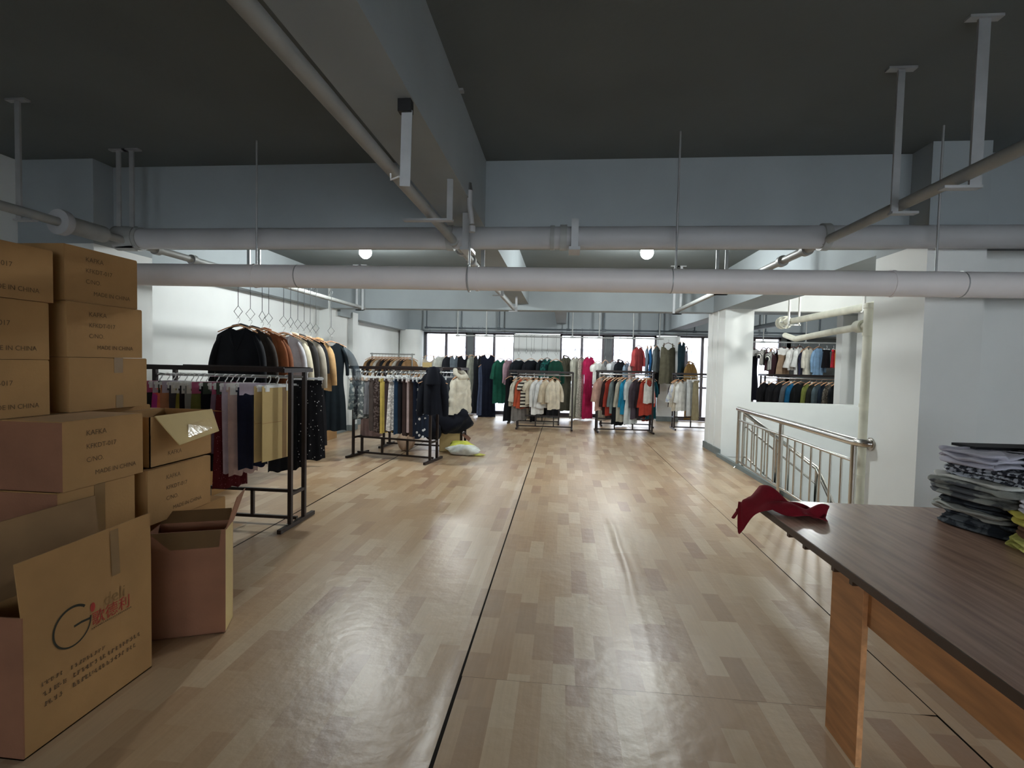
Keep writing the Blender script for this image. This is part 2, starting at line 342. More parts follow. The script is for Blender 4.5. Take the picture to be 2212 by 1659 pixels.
def window(n, x0, x1, nm, z0=.06, z1=2.31):
    y = YW + .05; xm = (x0 + x1) / 2
    o = struct('window_%d' % n, MB().box(x0, y - .04, z0, x0 + .05, y + .04, z1).box(x1 - .05, y - .04, z0, x1, y + .04, z1).box(x0, y - .04, z1 - .06, x1, y + .04, z1).box(x0, y - .04, z0 - .06, x1, y + .04, z0 + .05), M_FRAME, 'tall dark-framed window, ' + nm)
    struct('mullion', MB().box(xm - .035, y - .035, z0, xm + .035, y + .035, z1), M_FRAME, parent=o)
    struct('transom', MB().box(x0 + .04, y - .03, .88, x1 - .04, y + .03, .93), M_FRAME, parent=o)
    for a, b in ((x0 + .05, xm - .035), (xm + .035, x1 - .05)):
        for c, d in ((z0 + .05, .88), (.93, z1 - .06)):
            struct('pane', MB().box(a, y - .003, c, b, y + .003, d), M_GLASS, parent=o)
window(1, -3.92, -2.70, 'leftmost of the row')
window(2, -2.53, -1.345, 'left of the white panel')
window(3, -.09, 1.11, 'right of the white panel')
window(4, 1.33, 2.52, 'left of the white pier')
window(5, 3.08, 4.4, 'right of the white pier')
window(6, 4.4, 5.75, 'seen through the wall opening')
for n_, xa, ww in ((7, -1.9, 1.4), (8, .3, 2.2), (9, 3.1, 2.4)):  # unseen windows added so daylight fills the camera-facing surfaces
    o = struct('window_%d' % n_, MB().box(xa, YB0 - .12, .6, xa + .05, YB0 - .05, 2.4).box(xa + ww - .05, YB0 - .12, .6, xa + ww, YB0 - .05, 2.4).box(xa, YB0 - .12, .6, xa + ww, YB0 - .05, .65).box(xa, YB0 - .12, 2.35, xa + ww, YB0 - .05, 2.4), M_FRAME, 'added fill-light window behind the camera, number %d along the back wall' % (n_ - 6))
    struct('pane', MB().box(xa + .05, YB0 - .09, .65, xa + ww - .05, YB0 - .085, 2.35), M_GLASS, parent=o)
# outside: pale building across the street
bld = thing('apartment_building', 'pale building across the street seen through the windows', 'building', (0, 24, 0))
MB().box(-16, 0, -6, 18, 5, 2.25).build('wall', mat('pale_facade', (200, 202, 214), 0.8, vary=0.05), bld)
for i in range(9):
    MB().box(-15 + i * 3.6, -.05, .2, -13 + i * 3.6, .02, 1.7).build('window', mat('facade_window', (168, 172, 190), 0.3), bld)
MB().box(-16, -.3, 2.2, 18, 5, 2.42).build('roof', mat('pale_roof_edge', (214, 214, 222), 0.8), bld)
gr = struct('ground', MB().box(-40, YW + .3, -6.2, 40, 60, -6), mat('street_paving', (150, 150, 150), 0.9), 'street below the windows')
bal = struct('balcony_slab', MB().box(-6, YW + .16, -.2, 8.6, YW + 1.6, -.05), mat('pale_balcony', (222, 222, 226), 0.85), 'pale ledge outside the windows')

# ================================================================ LAMPS
def bulb(x, y, label, power=None, col=(.95, 1, .985)):
    t = thing('light_bulb', label, 'lamp', (x, y, 2.86), 0, 'bare ceiling bulbs')
    MB().ball((0, 0, 0), .08).build('globe', emit('bulb_glow', (.96, 1, .99), 60), t)
    MB().tube([(0, 0, .07), (0, 0, .11)], .022, 14).build('socket', M_PLASTIC, t)
    MB().tube([(0, 0, .10), (0, 0, ZC - 2.86 - .02)], .005, 8).build('cord', M_PLASTIC, t)
    MB().tube([(0, 0, ZC - 2.86 - .025), (0, 0, ZC - 2.86)], .045, 18).build('ceiling_rose', M_PLASTIC, t)
    ld = bpy.data.lights.new('bulb_light', 'POINT'); ld.energy = power or LAMP_POWER; ld.color = col; ld.shadow_soft_size = .085
    lo = bpy.data.objects.new('bulb_light', ld); COL.objects.link(lo); lo.parent = t; lo.location = (0, 0, -.02)
bulb(-2.61, 6.5, 'bare glowing bulb above the left racks')
bulb(1.00, 6.5, 'bare glowing bulb above the open floor')
bulb(-2.4, 11.6, 'bare bulb behind the second beam on the left', 70)
bulb(1.2, 11.6, 'bare bulb behind the second beam on the right', 70)
bulb(5.4, 11.4, 'bare bulb lighting the next room', 60)
bulb(3.95, 6.6, 'bare bulb hidden above the stairs', 75, (1, .97, .88))

# ================================================================ PIPES
def pipe_thing(name, label, pts, r, m, n=22):
    t = thing(name, label, 'pipe', pts[0]); o = Vector(pts[0])
    MB().tube([Vector(p) - o for p in pts], r, n).build('run', m, t)
    return t, o
def collars(t, o, pos, axis, r, w, m):
    for p in pos: MB().disc_ring(Vector(p) - o, axis, r, w).build('collar', m, t)
# low white drain pipe across the room
p, o = pipe_thing('drain_pipe', 'large white plastic pipe crossing the room at head height', [(-4.5, 3.6, 2.072), (6.0, 3.6, 2.005)], .083, M_PVC, 28)
def lowz(x): return 2.072 - .067 * (x + 4.5) / 10.5
collars(p, o, [(x, 3.6, lowz(x)) for x in (-2.28, -.62, 2.13)], (1, 0, 0), .089, .02, M_PVC)
collars(p, o, [(x, 3.6, lowz(x)) for x in (-1.95, .72, 2.55)], (1, 0, 0), .0865, .006, M_STRAP)
for x in (-2.28, -.68, .75, 2.4):
    MB().tube([(x, 3.6, lowz(x) + .08) - o if False else Vector((x, 3.6, lowz(x) + .08)) - o, Vector((x, 3.6, ZC)) - o], .007, 8).build('hanger_rod', M_STRAP, p)
MB().tube([Vector((-.68 + .0, 3.6 + .092 * math.sin(a), lowz(-.68) + .092 * math.cos(a))) - o for a in [i * PI / 9 for i in range(-9, 10)]], .006, 6).build('hanger_ring', M_STRAP, p)
# upper main pipe in front of the beam
p, o = pipe_thing('main_pipe', 'dull grey main pipe running along the near beam', [(-3.36, 3.745, 2.367), (5.9, 3.745, 2.372)], .078, M_PVCG, 28)
collars(p, o, [(-.85, 3.745, 2.367), (-.02, 3.745, 2.368), (1.77, 3.745, 2.370)], (1, 0, 0), .092, .05, M_PIPEG)
collars(p, o, [(-3.34, 3.745, 2.367), (-.1, 3.745, 2.368)], (1, 0, 0), .088, .03, M_PIPEG)
for x in (-.72, .06):
    MB().bar(Vector((x, 3.655, 2.27)) - o, Vector((x, 3.655, 2.525 if x < 0 else 2.48)) - o, .05, .012, (0, 1, 0)).build('strap', M_STRAP, p)
    MB().box(x - .04 - o.x, 3.64 - o.y, 2.262 - o.z, x + .04 - o.x, 3.84 - o.y, 2.285 - o.z).build('strap_foot', M_STRAP, p)
MB().tube([Vector((-3.36, 3.745, 2.367)) - o, Vector((-3.52, 3.73, 2.367)) - o], .095, 20).build('coupling', M_PIPEG, p)
# three sprinkler lines running away from the camera, used as clothes rails further back
def line(x, label, y0, y1, clamps, brackets, m1, r=.03):
    z = 2.34
    t, o = pipe_thing('sprinkler_pipe', label, [(x, y0, z), (x, y1, z)], r, m1, 14)
    for y in clamps:
        MB().disc_ring(Vector((x, y, z)) - o, (0, 1, 0), r * 1.5, .05, 16).build('clamp', M_PIPEG, t)
    for y, dx in brackets:
        MB().bar(Vector((x + dx, y, z - .05)) - o, Vector((x + dx, y, ZC - .001)) - o, .05 if y < 2.6 else .035, .012, (0, 1, 0)).build('drop_bracket', M_STRAP, t)
        MB().box(x - abs(dx) - .02 - o.x, y - .022 - o.y, z - .055 - o.z, x + abs(dx) + .02 - o.x, y + .022 - o.y, z - .043 - o.z).build('bracket_foot', M_STRAP, t)
        MB().box(x + dx - .07 - o.x, y - .02 - o.y, ZC - .012 - o.z, x + dx + .07 - o.x, y + .02 - o.y, ZC - o.z).build('ceiling_plate', M_STRAP, t)
    return t, o
line(1.77, 'grey sprinkler pipe along the right of the ceiling', -1.0, 8.35, (3.72, 4.0, 4.42), ((2.53, .06), (2.92, -.045), (6.05, .05), (6.05, -.05), (8.3, -.05), (8.3, .05)), M_PIPEG)
line(-.82, 'grey sprinkler pipe along the middle of the ceiling', -1.0, 8.3, (3.7, 4.02, 4.42), ((3.0, .13), (4.75, .05), (6.3, .05), (8.2, .05)), M_PIPEG)
t, o = line(-3.42, 'grey sprinkler pipe along the left of the ceiling', 1.2, 8.5, (3.3, 4.0, 4.42), ((2.95, -.045), (3.7, .05), (3.7, -.06), (5.35, .06), (5.35, -.06), (8.3, .05), (8.3, -.05)), M_PIPEG)
MB().tube([Vector((-3.42, 3.2, 2.34)) - o, Vector((-3.42, 3.5, 2.34)) - o], .06, 18).build('valve_body', M_PIPEG, t)
MB().disc_ring(Vector((-3.42, 3.18, 2.34)) - o, (0, 1, 0), .085, .05).build('flange', M_PVCG, t)
# sprinkler head and tee on the middle line
s = thing('fire_sprinkler', 'brass sprinkler head on a short riser below the middle beam', 'sprinkler', (-.62, 3.35, 2.36))
MB().tube([(0, 0, 0), (-.02, 0, .13), (-.02, 0, .22)], .018, 10).build('riser', M_PVCG, s)
MB().tube([(-.02, 0, .22), (-.02, 0, .27)], [.022, .012], 10).build('head', M_CHROME, s)
MB().disc_ring((0, 0, -.03), (0, 0, 1), .022, .04).build('tee_cap', M_PVCG, s)
# loose flat strap hanging from the middle beam
s = thing('hanging_strap', 'flat grey strap hanging from a clamp on the middle beam', 'bracket', (-.67, 2.1, 2.53))
MB().bar((0, 0, -.04), (-.015, .03, -.34), .045, .008, (0, 1, 0)).build('strip', M_STRAP, s)
MB().box(-.035, -.02, -.05, .02, .02, 0).build('clamp', M_BLACK, s)
MB().tube([(-.03, 0, -.31), (-.07, .01, -.32), (-.075, .02, -.29)], .004, 6).build('wire', M_PLASTIC, s)
# old pipes in the stairwell
t, o = pipe_thing('downpipe', 'yellowed plastic downpipe standing beside the white column', [(2.68, 4.78, -2.8), (2.68, 4.78, 2.05)], .055, M_OLDPVC, 18)
collars(t, o, [(2.68, 4.78, z) for z in (.52, .8, 1.15, 1.78, 2.02)], (0, 0, 1), .061, .03, M_OLDPVC)
MB().tube([Vector((2.68, 4.78, 1.86)) - o, Vector((2.76, 5.6, 1.85)) - o, Vector((2.84, 6.6, 1.83)) - o, Vector((2.88, 7.0, 1.9)) - o], .034, 14).build('branch', M_OLDPVC, t)
MB().disc_ring(Vector((2.69, 4.95, 1.86)) - o, (0, 1, 0), .056, .1).build('branch_socket', M_OLDPVC, t)
t, o = pipe_thing('stair_pipe', 'cream pipe with a bolted flange entering the wall opening', [(3.3, 5.2, 2.16), (3.3, 8.2, 2.16)], .045, M_OLDPVC, 16)
MB().tube([Vector((3.3, 8.2, 2.16)) - o, Vector((3.3, 10.6, 2.16)) - o], .04, 14).build('far_run', M_RAILD, t)
for y in (8.03, 8.14): MB().disc_ring(Vector((3.3, y, 2.16)) - o, (0, 1, 0), .095, .045).build('flange', M_OLDPVC, t)
for k in range(6):
    a = k * PI / 3; MB().tube([Vector((3.3 + .072 * math.cos(a), 7.97, 2.16 + .072 * math.sin(a))) - o, Vector((3.3 + .072 * math.cos(a), 8.2, 2.16 + .072 * math.sin(a))) - o], .009, 6).build('bolt', M_STRAP, t)
for y in (7.75, 5.9):
    for dx in (-.07, .07): MB().bar(Vector((3.3 + dx, y, 2.09)) - o, Vector((3.3 + dx, y, ZC - .001)) - o, .014, .04).build('drop_bracket', M_PAPER, t)
    MB().box(3.21 - o.x, y - .02 - o.y, 2.09 - o.z, 3.39 - o.x, y + .02 - o.y, 2.105 - o.z).build('bracket_foot', M_PAPER, t)

# window clothes rails
def rail(label, x0, x1, y, z, m, drops, r=.021, zt=ZC):
    t, o = pipe_thing('clothes_rail', label, [(x0, y, z), (x1, y, z)], r, m, 12)
    t['category'] = 'rail'
    for x in drops:
        MB().tube([Vector((x, y, z)) - o, Vector((x, y, zt)) - o], r * .85, 10).build('drop_rod', m, t)
        MB().tube([Vector((x - .05, y, z)) - o, Vector((x + .05, y, z)) - o], r * 1.5, 10).build('tee', m, t)
YD, ZD = 13.55, 2.372
YWR, ZWR = 13.15, 2.155
rail('dark clothes rail hung in front of the window heads', -3.75, 3.9, YD, ZD, M_RAILD, (-3.7, -2.75, -1.72, .12, 1.05, 2.45, 3.35), zt=2.9)
rail('pale clothes rail hung a little lower and nearer', -2.78, 2.5, YWR, ZWR, M_PIPEG, (-2.76, -2.0, .22, .9, 1.75, 2.4), r=.017)
rail('dark clothes rail in the next room through the opening', 3.9, 7.6, YD, ZD, M_RAILD, (4.4, 5.1, 6.4, 7.5), zt=2.9)
rail('pale clothes rail in the next room through the opening', 4.5, 7.4, YWR, 2.12, M_PIPEG, (4.9, 5.9, 6.7), r=.017)

# ================================================================ RACKS
def rack(label, cx, cy, L_=1.22, H=1.35, rz=0.0, short=False):
    t = thing('garment_rack', label, 'clothes rack', (cx, cy, 0), rz, 'double steel garment racks')
    h = L_ / 2; d = .115; B = lambda p, q, w, hh=None: MB().bar(p, q, w, hh)
    for sx in (-1, 1):
        x = sx * h
        for sy in (-1, 1): B((x, sy * d, .03), (x, sy * d, H), .032).build('post', M_RACK, t)
        B((x, -.29, .02), (x, .29, .02), .034, .034).build('foot', M_RACK, t)
        B((x, -.24, H - .005), (x, .24, H - .005), .03, .035).build('top_end_bar', M_RACK, t)
        B((x, -d, .29), (x, d, .29), .026).build('end_crossbar', M_RACK, t)
        MB().ball((x, -.17, .045), .008, 8, 5).build('bolt', M_CHROME, t)
    for sy in (-1, 1):
        B((-h, sy * .22, H), (h, sy * .22, H), .022, .04).build('top_bar', M_RACK, t)
        MB().tube([(-h, sy * .1, H - .065), (h, sy * .1, H - .065)], .011, 10).build('hanging_rail', M_CHROME, t)
    for z in (.055, .29): B((-h, 0, z), (h, 0, z), .026).build('stretcher', M_RACK, t)
    for x in (-h / 3, h / 3): B((x, 0, .06), (x, 0, .29), .026).build('upright', M_RACK, t)
    return t
RACKS = {
 'r1': ('dark steel rack standing just behind the stacked cartons', -2.91, 4.22, 1.24, 1.355, 0.0),
 'r2': ('dark steel trouser rack standing out on the open floor', -2.46, 7.33, 1.27, 1.345, -.20),
 'r2b': ('dark steel rack directly behind the trouser rack', -2.28, 8.32, 1.35, 1.345, -.09),
 'r3': ('dark steel rack of pale shirts below the white panel', -.38, 11.42, 1.22, 1.275, 0.0),
 'r3b': ('dark steel rack hidden behind the pale shirt rack', -.68, 12.45, 1.22, 1.275, 0.0),
 'r4': ('dark steel rack of mixed blouses in front of the fourth window', 1.36, 11.35, 1.19, 1.33, .06),
 'r4b': ('dark steel rack behind the mixed blouse rack', 1.55, 12.5, 1.2, 1.32, 0.0),
 'r5': ('dark steel rack half hidden by the right column', 3.2, 12.2, 1.2, 1.30, 0.0),
 'r6': ('steel rack by the left wall under wooden hangers', -3.72, 10.9, 1.0, 1.30, 0.0),
 'r7': ('dark steel rack seen through the wall opening', 5.2, 11.6, 1.7, 1.33, 0.0),
}
for k, v in RACKS.items(): rack(*v)

# ================================================================ HANGERS AND GARMENTS
def hook_pts(n=9):
    return [(0, .0, -.075), (0, 0, -.05)] + [(.016 - .018 * math.cos(a) - .016 + .0, 0, -.022 + .022 * math.sin(a)) for a in [PI * (-.35) + i * PI * 1.25 / n for i in range(n + 1)]]
def hook_mb():
    pts = [(0, 0, -.078), (0, 0, -.052), (.010, 0, -.038)]
    for i in range(10):
        a = -.35 * PI + i * 1.2 * PI / 9; pts.append((.0 + .018 * math.cos(a), 0, -.018 + .018 * math.sin(a)))
    return MB().tube(pts, .0022, 6)
def wood_body():
    pts = []; rr = []
    for i in range(13):
        u = -1 + i / 6; pts.append((u * .205, .012 * (1 - abs(u)) - .01, -.078 - .075 * abs(u) ** 1.35)); rr.append(.0145 - .004 * abs(u))
    return MB().tube(pts, rr, 8, flat=.55)
def make_hanger(kind):
    if kind == 'wood':
        t = thing('wooden_hanger', 'x', 'hanger'); wood_body().build('shoulder_bar', M_WOODH, t); hook_mb().build('hook', M_CHROME, t)
    elif kind == 'dark':
        t = thing('dark_hanger', 'x', 'hanger'); wood_body().build('shoulder_bar', mat('dark_hanger_wood', (92, 52, 38), .4), t); hook_mb().build('hook', M_CHROME, t)
    else:
        t = thing('clip_hanger', 'x', 'hanger'); MB().bar((-.15, 0, -.085), (.15, 0, -.085), .012, .018).build('bar', M_PLASTIC, t)
        MB().tube([(0, 0, -.085), (0, 0, -.055), (.012, 0, -.042)] + [(.02 * math.cos(a), 0, -.02 + .02 * math.sin(a)) for a in [-.4 + i * .42 for i in range(9)]], .0045, 7).build('hook', M_PLASTIC, t)
        for sx in (-1, 1): MB().box(sx * .12 - .02, -.012, -.125, sx * .12 + .02, .012, -.07).build('clip', M_PLASTIC, t)
    t.hide_render = False
    return t
PROTO = {}
def hanger(kind, loc, rz, label, group):
    if kind not in PROTO:
        h = PROTO[kind] = make_hanger(kind)
    else: h = copy_tree(PROTO[kind])
    h.location = loc; h.rotation_euler.z = rz; h['label'] = label; h['group'] = group
    return h

def body(mb, W_, L_, T, rnd, slope=.05, neck=(0, 0), flare=1.0, waist=1.0, fold=.012, nf=3, z0=0.0, puff=0, hem=.01, top=.12):
    nu, nv = 14, 13; ph = rnd.random() * 6; ph2 = rnd.random() * 6
    def pt(u, v, side):
        a = abs(u); hw = W_ / 2
        k = 1 + (flare - 1) * v
        if waist != 1: k *= 1 - (1 - waist) * math.exp(-((v - .42) / .18) ** 2)
        if v < top: k *= .93 + .07 * v / top
        x = u * hw * k
        z = z0 - v * L_ - slope * (a ** 1.3) * (1 - v) ** 3
        if neck[1]: z -= neck[1] * max(0, 1 - (a * hw / neck[0]) ** 2) * (1 - v) ** 6
        z -= hem * math.sin(nf * u * 2 + ph2) * v
        th = T * (1 - a ** 3) * (.45 + .55 * min(1, v * 4)) * .5
        if puff: th *= .5 + .5 * abs(math.sin(v * PI * puff))
        y = side * th + fold * v * math.sin(nf * PI * u + ph) + fold * .4 * math.sin(7 * u + ph2) * v
        return (x, y, z)
    mb.grid(lambda s, v: pt(2 * s - 1, v, 1), nu, nv, flip=False)
    mb.grid(lambda s, v: pt(2 * s - 1, v, -1), nu, nv, flip=True)
    return mb
def sleeve(mb, side, W_, Ls, r, slope, z0, out=.05, bell=1.0, rnd=R):
    x0 = side * W_ * .36; zs = z0 - slope * .62
    ph = rnd.random() * 3
    pts = []; rr = []
    for i in range(10):
        t = i / 9; e = 1 - (1 - t) ** 2.6
        pts.append((x0 + side * (W_ * .12 + out) * e, .015 * math.sin(t * 5 + ph), zs - .045 - Ls * t)); rr.append(r * min(1, .55 + t * 3) * (1 - .34 * t) * (1 + (bell - 1) * max(0, t - .5) * 2))
    mb.tube(pts, rr, 9, flat=.62)
def make_garment(kind, m, L_, W_, T, rnd, m2=None):
    """returns list of (name, mesh builder, material); the first is the main piece"""
    a = MB(); ex = []
    if kind in ('top', 'coat', 'jacket', 'knit'):
        body(a, W_, L_, T, rnd, slope=.10, neck=(.08, .05), flare=1.06, fold=.010, waist=.95 if kind == 'coat' else 1)
        Ls = .52 if kind != 'coat' else .56
        for s in (-1, 1): sleeve(a, s, W_, min(Ls, L_ * .95), .062, .10, 0, rnd=rnd)
        if kind in ('coat', 'jacket'):
            c = MB(); c.tube([(-.085, .0, -.03), (-.07, .035, -.005), (0, .05, .012), (.07, .035, -.005), (.085, .0, -.03), (.05, -T * .45, -.14), (.012, -T * .5, -.26)], [.02, .024, .026, .024, .02, .016, .006], 8, flat=.6)
            c.tube([(-.085, .0, -.03), (-.05, -T * .45, -.14), (-.012, -T * .5, -.26)], [.02, .016, .006], 8, flat=.6)
            ex.append(('collar', c, m2 or m))
    elif kind == 'tee':
        body(a, W_, L_, T, rnd, slope=.09, neck=(.09, .06), flare=1.08, fold=.01)
        for s in (-1, 1): sleeve(a, s, W_, .17, .075, .09, 0, out=.07, rnd=rnd)
    elif kind == 'blouse':
        body(a, W_, L_, T, rnd, slope=.09, neck=(.08, .09), flare=1.1, fold=.014)
        for s in (-1, 1): sleeve(a, s, W_, .42, .062, .09, 0, out=.06, bell=1.9, rnd=rnd)
    elif kind == 'tank':
        body(a, W_ * .9, L_ - .1, T, rnd, slope=-.02, neck=(.12, .06), flare=1.15, fold=.012, z0=-.12)
        for s in (-1, 1): a.tube([(s * W_ * .26, 0, -.005), (s * W_ * .27, .0, -.07), (s * W_ * .33, 0, -.16)], [.014, .02, .03], 8, flat=.5)
    elif kind == 'dress':
        body(a, W_ * .86, L_, T, rnd, slope=.04, neck=(.08, .12), flare=1.3, waist=.82, fold=.02, nf=4)
    elif kind == 'sdress':
        body(a, W_ * .86, L_, T, rnd, slope=.04, neck=(.07, .06), flare=1.22, waist=.86, fold=.02, nf=4)
        for s in (-1, 1): sleeve(a, s, W_ * .86, .4, .055, .04, 0, out=.05, rnd=rnd)
    elif kind == 'skirt':
        body(a, W_ * .8, L_, T, rnd, slope=0, flare=1.25, fold=.018, nf=4)
        b = MB().box(-W_ * .4, -.022, -.03, W_ * .4, .022, .012); ex.append(('waistband', b, m2 or m))
    elif kind == 'trousers':
        for s in (-1, 1):
            body_part = MB(); body(body_part, W_ * .5, L_, T * .8, rnd, slope=0, flare=.86, fold=.008, nf=2)
            a.add([(x + s * W_ * .22, y + s * .006, z) for x, y, z in body_part.v], body_part.f, True)
        ex.append(('waistband', MB().box(-W_ * .46, -.02, -.03, W_ * .46, .02, .012), m2 or m))
    elif kind == 'puffer':
        body(a, W_, L_, T * 1.5, rnd, slope=.08, flare=1.1, fold=.006, puff=5)
        for s in (-1, 1):
            pts = [(s * (W_ * .40 + .07 * (i / 12) ** .6), 0, -.09 - .54 * i / 12) for i in range(13)]
            a.tube(pts, [.068 * (.75 + .25 * abs(math.sin(i / 12 * PI * 4))) for i in range(13)], 10, flat=.8)
        c = MB(); c.tube([(-.10, .02, .02), (-.05, .07, .07), (.05, .07, .07), (.10, .02, .02), (.08, -.05, -.03), (-.08, -.05, -.03)], .042, 9, closed=True); ex.append(('hood', c, m2 or m))
    return a, ex
KINDS = {'top': ('long_sleeve_top', 'top'), 'coat': ('coat', 'coat'), 'jacket': ('jacket', 'jacket'), 'knit': ('knit_top', 'knitwear'), 'tee': ('short_sleeve_top', 'top'), 'blouse': ('blouse', 'blouse'), 'tank': ('sleeveless_top', 'top'),
         'dress': ('dress', 'dress'), 'sdress': ('sleeved_dress', 'dress'), 'skirt': ('skirt', 'skirt'), 'trousers': ('trousers', 'trousers'), 'puffer': ('puffer_jacket', 'jacket')}
def hang(x, y, zr, rz, kind, col, desc, L_, W_, T, hk, place, idx, group, pat=None, m2=None, tagc=None):
    """a hanger hooked on a rail at height zr and the garment on it"""
    rnd = random.Random(int(x * 1000) * 31 + int(y * 100) + idx)
    m = col if not isinstance(col, tuple) else cloth(col, *(pat or ()))
    z = zr + .012
    where = '%s from left %s' % (ORD[idx], place)
    hanger(hk, (x, y, z), rz, {'wood': 'wooden hanger', 'dark': 'dark wooden hanger', 'clip': 'white clip hanger'}[hk] + ', ' + where, 'hangers ' + place)
    zg = z - .082 if hk != 'clip' else z - .112
    a, ex = make_garment(kind, m, L_, W_, T, rnd, m2)
    nm, cat = KINDS[kind]
    lab = '%s, %s' % (desc, where)
    if ex or tagc:
        t = thing(nm, lab, cat, (x, y, zg), rz, group); a.build('body', m, t)
        for n_, b_, mm in ex: b_.build(n_, mm, t)
        if tagc and hk == 'clip': MB().box(-.13, -.026, -.055, .10, -.023, .045).build('header_card', tagc, t)
        elif tagc: MB().box(-.03, -T * .5 - .006, -.06, .03, -T * .5 - .003, .01).build('hang_tag', tagc, t)
    else:
        o = a.build(nm, m, None, (x, y, zg), rz); tag(o, lab, cat, group)
def hook_ext(x, y, z0, z1, rz, label, group):
    """wire extender: a long rod with a diamond at the end"""
    t = thing('hook_extender', label, 'hook', (x, y, z0), rz, group)
    MB().tube([(-.03, 0, -.02), (-.022, 0, .018), (0, 0, .032), (.018, 0, .012), (.0, 0, -.04), (0, 0, z1 - z0 + .12)], .0035, 6).build('rod', M_WIRE, t)
    zz = z1 - z0
    MB().tube([(0, 0, zz + .12), (.045, 0, zz + .06), (0, 0, zz), (-.045, 0, zz + .06)], .0035, 6, closed=True).build('diamond_ring', M_WIRE, t)

WG = [
(-3.606, 13.5, 1.618, 0.58, 'tank', (176, 166, 152), 'taupe sleeveless top', 0.78, 0.44, 'wood'),
(-3.287, 13.5, 1.625, 0.84, 'knit', (190, 192, 184), 'pale grey knit top', 0.84, 0.42, 'wood'),
(-3.083, 13.5, 1.629, 1.15, 'top', (34, 36, 42), 'black slim top', 1.02, 0.42, 'wood'),
(-2.918, 13.5, 1.633, 1.08, 'dress', (98, 108, 116), 'grey denim dress', 1.15, 0.44, 'wood'),
(-2.641, 13.5, 1.638, 0.32, 'dress', (24, 25, 30), 'long black V-neck dress', 1.55, 0.44, 'wood'),
(-2.439, 13.5, 1.642, 1.18, 'coat', (156, 158, 146), 'pale sage hooded coat', 1.37, 0.42, 'wood'),
(-2.276, 13.5, 1.646, 1.11, 'dress', (28, 30, 36), 'slim black long dress', 1.54, 0.44, 'wood'),
(-2.158, 13.5, 1.401, 1.2, 'dress', (82, 92, 118), 'slate blue long dress', 1.36, 0.44, 'wood'),
(-2.013, 13.5, 1.676, 0.32, 'dress', (20, 24, 38), 'long navy black beaded gown', 1.8, 0.44, 'wood'),
(-1.613, 13.1, 1.557, 0.73, 'blouse', (28, 82, 66), 'dark green off-shoulder blouse', 1.15, 0.42, 'wood'),
(-1.569, 13.5, 1.315, 1.02, 'skirt', (42, 44, 54), 'dark pleated skirt', 0.94, 0.42, 'wood'),
(-1.396, 13.1, 1.561, 1.11, 'top', (166, 136, 146), 'mauve long-sleeve top', 0.67, 0.42, 'wood'),
(-1.144, 13.1, 1.567, 0.65, 'knit', (26, 30, 36), 'black knit top', 0.76, 0.42, 'wood'),
(-0.821, 13.1, 1.574, 0.57, 'knit', (24, 26, 32), 'black V-neck knit', 0.76, 0.42, 'wood'),
(-0.547, 13.1, 1.579, 1.05, 'top', (26, 30, 34), 'black round-neck top', 0.76, 0.42, 'wood'),
(-0.406, 13.1, 1.606, 0.99, 'blouse', (30, 90, 84), 'teal printed satin blouse', 0.81, 0.42, 'dark'),
(-0.18, 13.1, 1.575, 0.73, 'knit', (22, 62, 50), 'dark green knit top', 0.81, 0.42, 'wood'),
(0.08, 13.5, 1.67, 0.77, 'coat', (80, 78, 66), 'olive green hooded coat', 1.45, 0.42, 'dark'),
(0.322, 13.5, 1.651, 1.06, 'sdress', (188, 186, 172), 'pale cream long dress', 1.62, 0.44, 'dark'),
(0.479, 13.5, 1.642, 1.08, 'dress', (198, 194, 180), 'cream crochet lace dress', 1.58, 0.44, 'dark'),
(0.683, 13.5, 1.671, 0.88, 'sdress', (176, 36, 82), 'long magenta dress', 1.63, 0.44, 'dark'),
(0.887, 13.1, 1.551, 0.9, 'tee', (226, 226, 220), 'white short-sleeve top', 0.58, 0.42, 'wood'),
(1.072, 13.1, 1.579, 1.12, 'tank', (210, 210, 204), 'black and white striped top', 0.6, 0.44, 'wood'),
(1.269, 13.1, 1.583, 1.04, 'tee', (200, 202, 204), 'pale grey tee', 0.71, 0.42, 'dark'),
(1.453, 13.1, 1.587, 0.8, 'jacket', (26, 28, 34), 'black blazer', 0.77, 0.42, 'dark'),
(1.615, 13.1, 1.556, 1.16, 'top', (132, 152, 170), 'light blue top', 0.68, 0.42, 'wood'),
(1.742, 13.1, 1.558, 1.16, 'top', (196, 176, 172), 'pale pink top', 0.68, 0.42, 'wood'),
(1.894, 12.9, 1.962, 0.88, 'blouse', (168, 70, 70), 'brick red bell-sleeve blouse', 0.7, 0.42, 'dark'),
(2.106, 13.1, 1.962, 1.37, 'top', (110, 124, 138), 'slate blue top', 0.78, 0.42, 'wood'),
(2.197, 13.1, 1.963, 1.35, 'top', (34, 84, 130), 'bright blue top', 0.88, 0.42, 'wood'),
(2.334, 13.1, 1.966, 1.11, 'jacket', (108, 116, 118), 'grey green jacket', 0.67, 0.42, 'wood'),
(2.437, 13.1, 1.922, 1.12, 'dress', (24, 26, 30), 'black slip dress', 1.2, 0.44, 'wood'),
(2.622, 12.6, 2.042, 0.59, 'tank', (98, 94, 78), 'large olive brown tunic', 1.0, 0.55, 'dark'),
(2.95, 12.9, 2.084, 0.88, 'dress', (30, 52, 62), 'dark teal long dress', 1.48, 0.44, 'wood'),
(3.157, 13.1, 1.982, 1.18, 'tank', (120, 116, 124), 'grey sleeveless top', 0.6, 0.44, 'wood'),
(3.19, 12.6, 1.576, 0.77, 'coat', (126, 98, 58), 'ochre long coat', 1.44, 0.42, 'wood'),
]
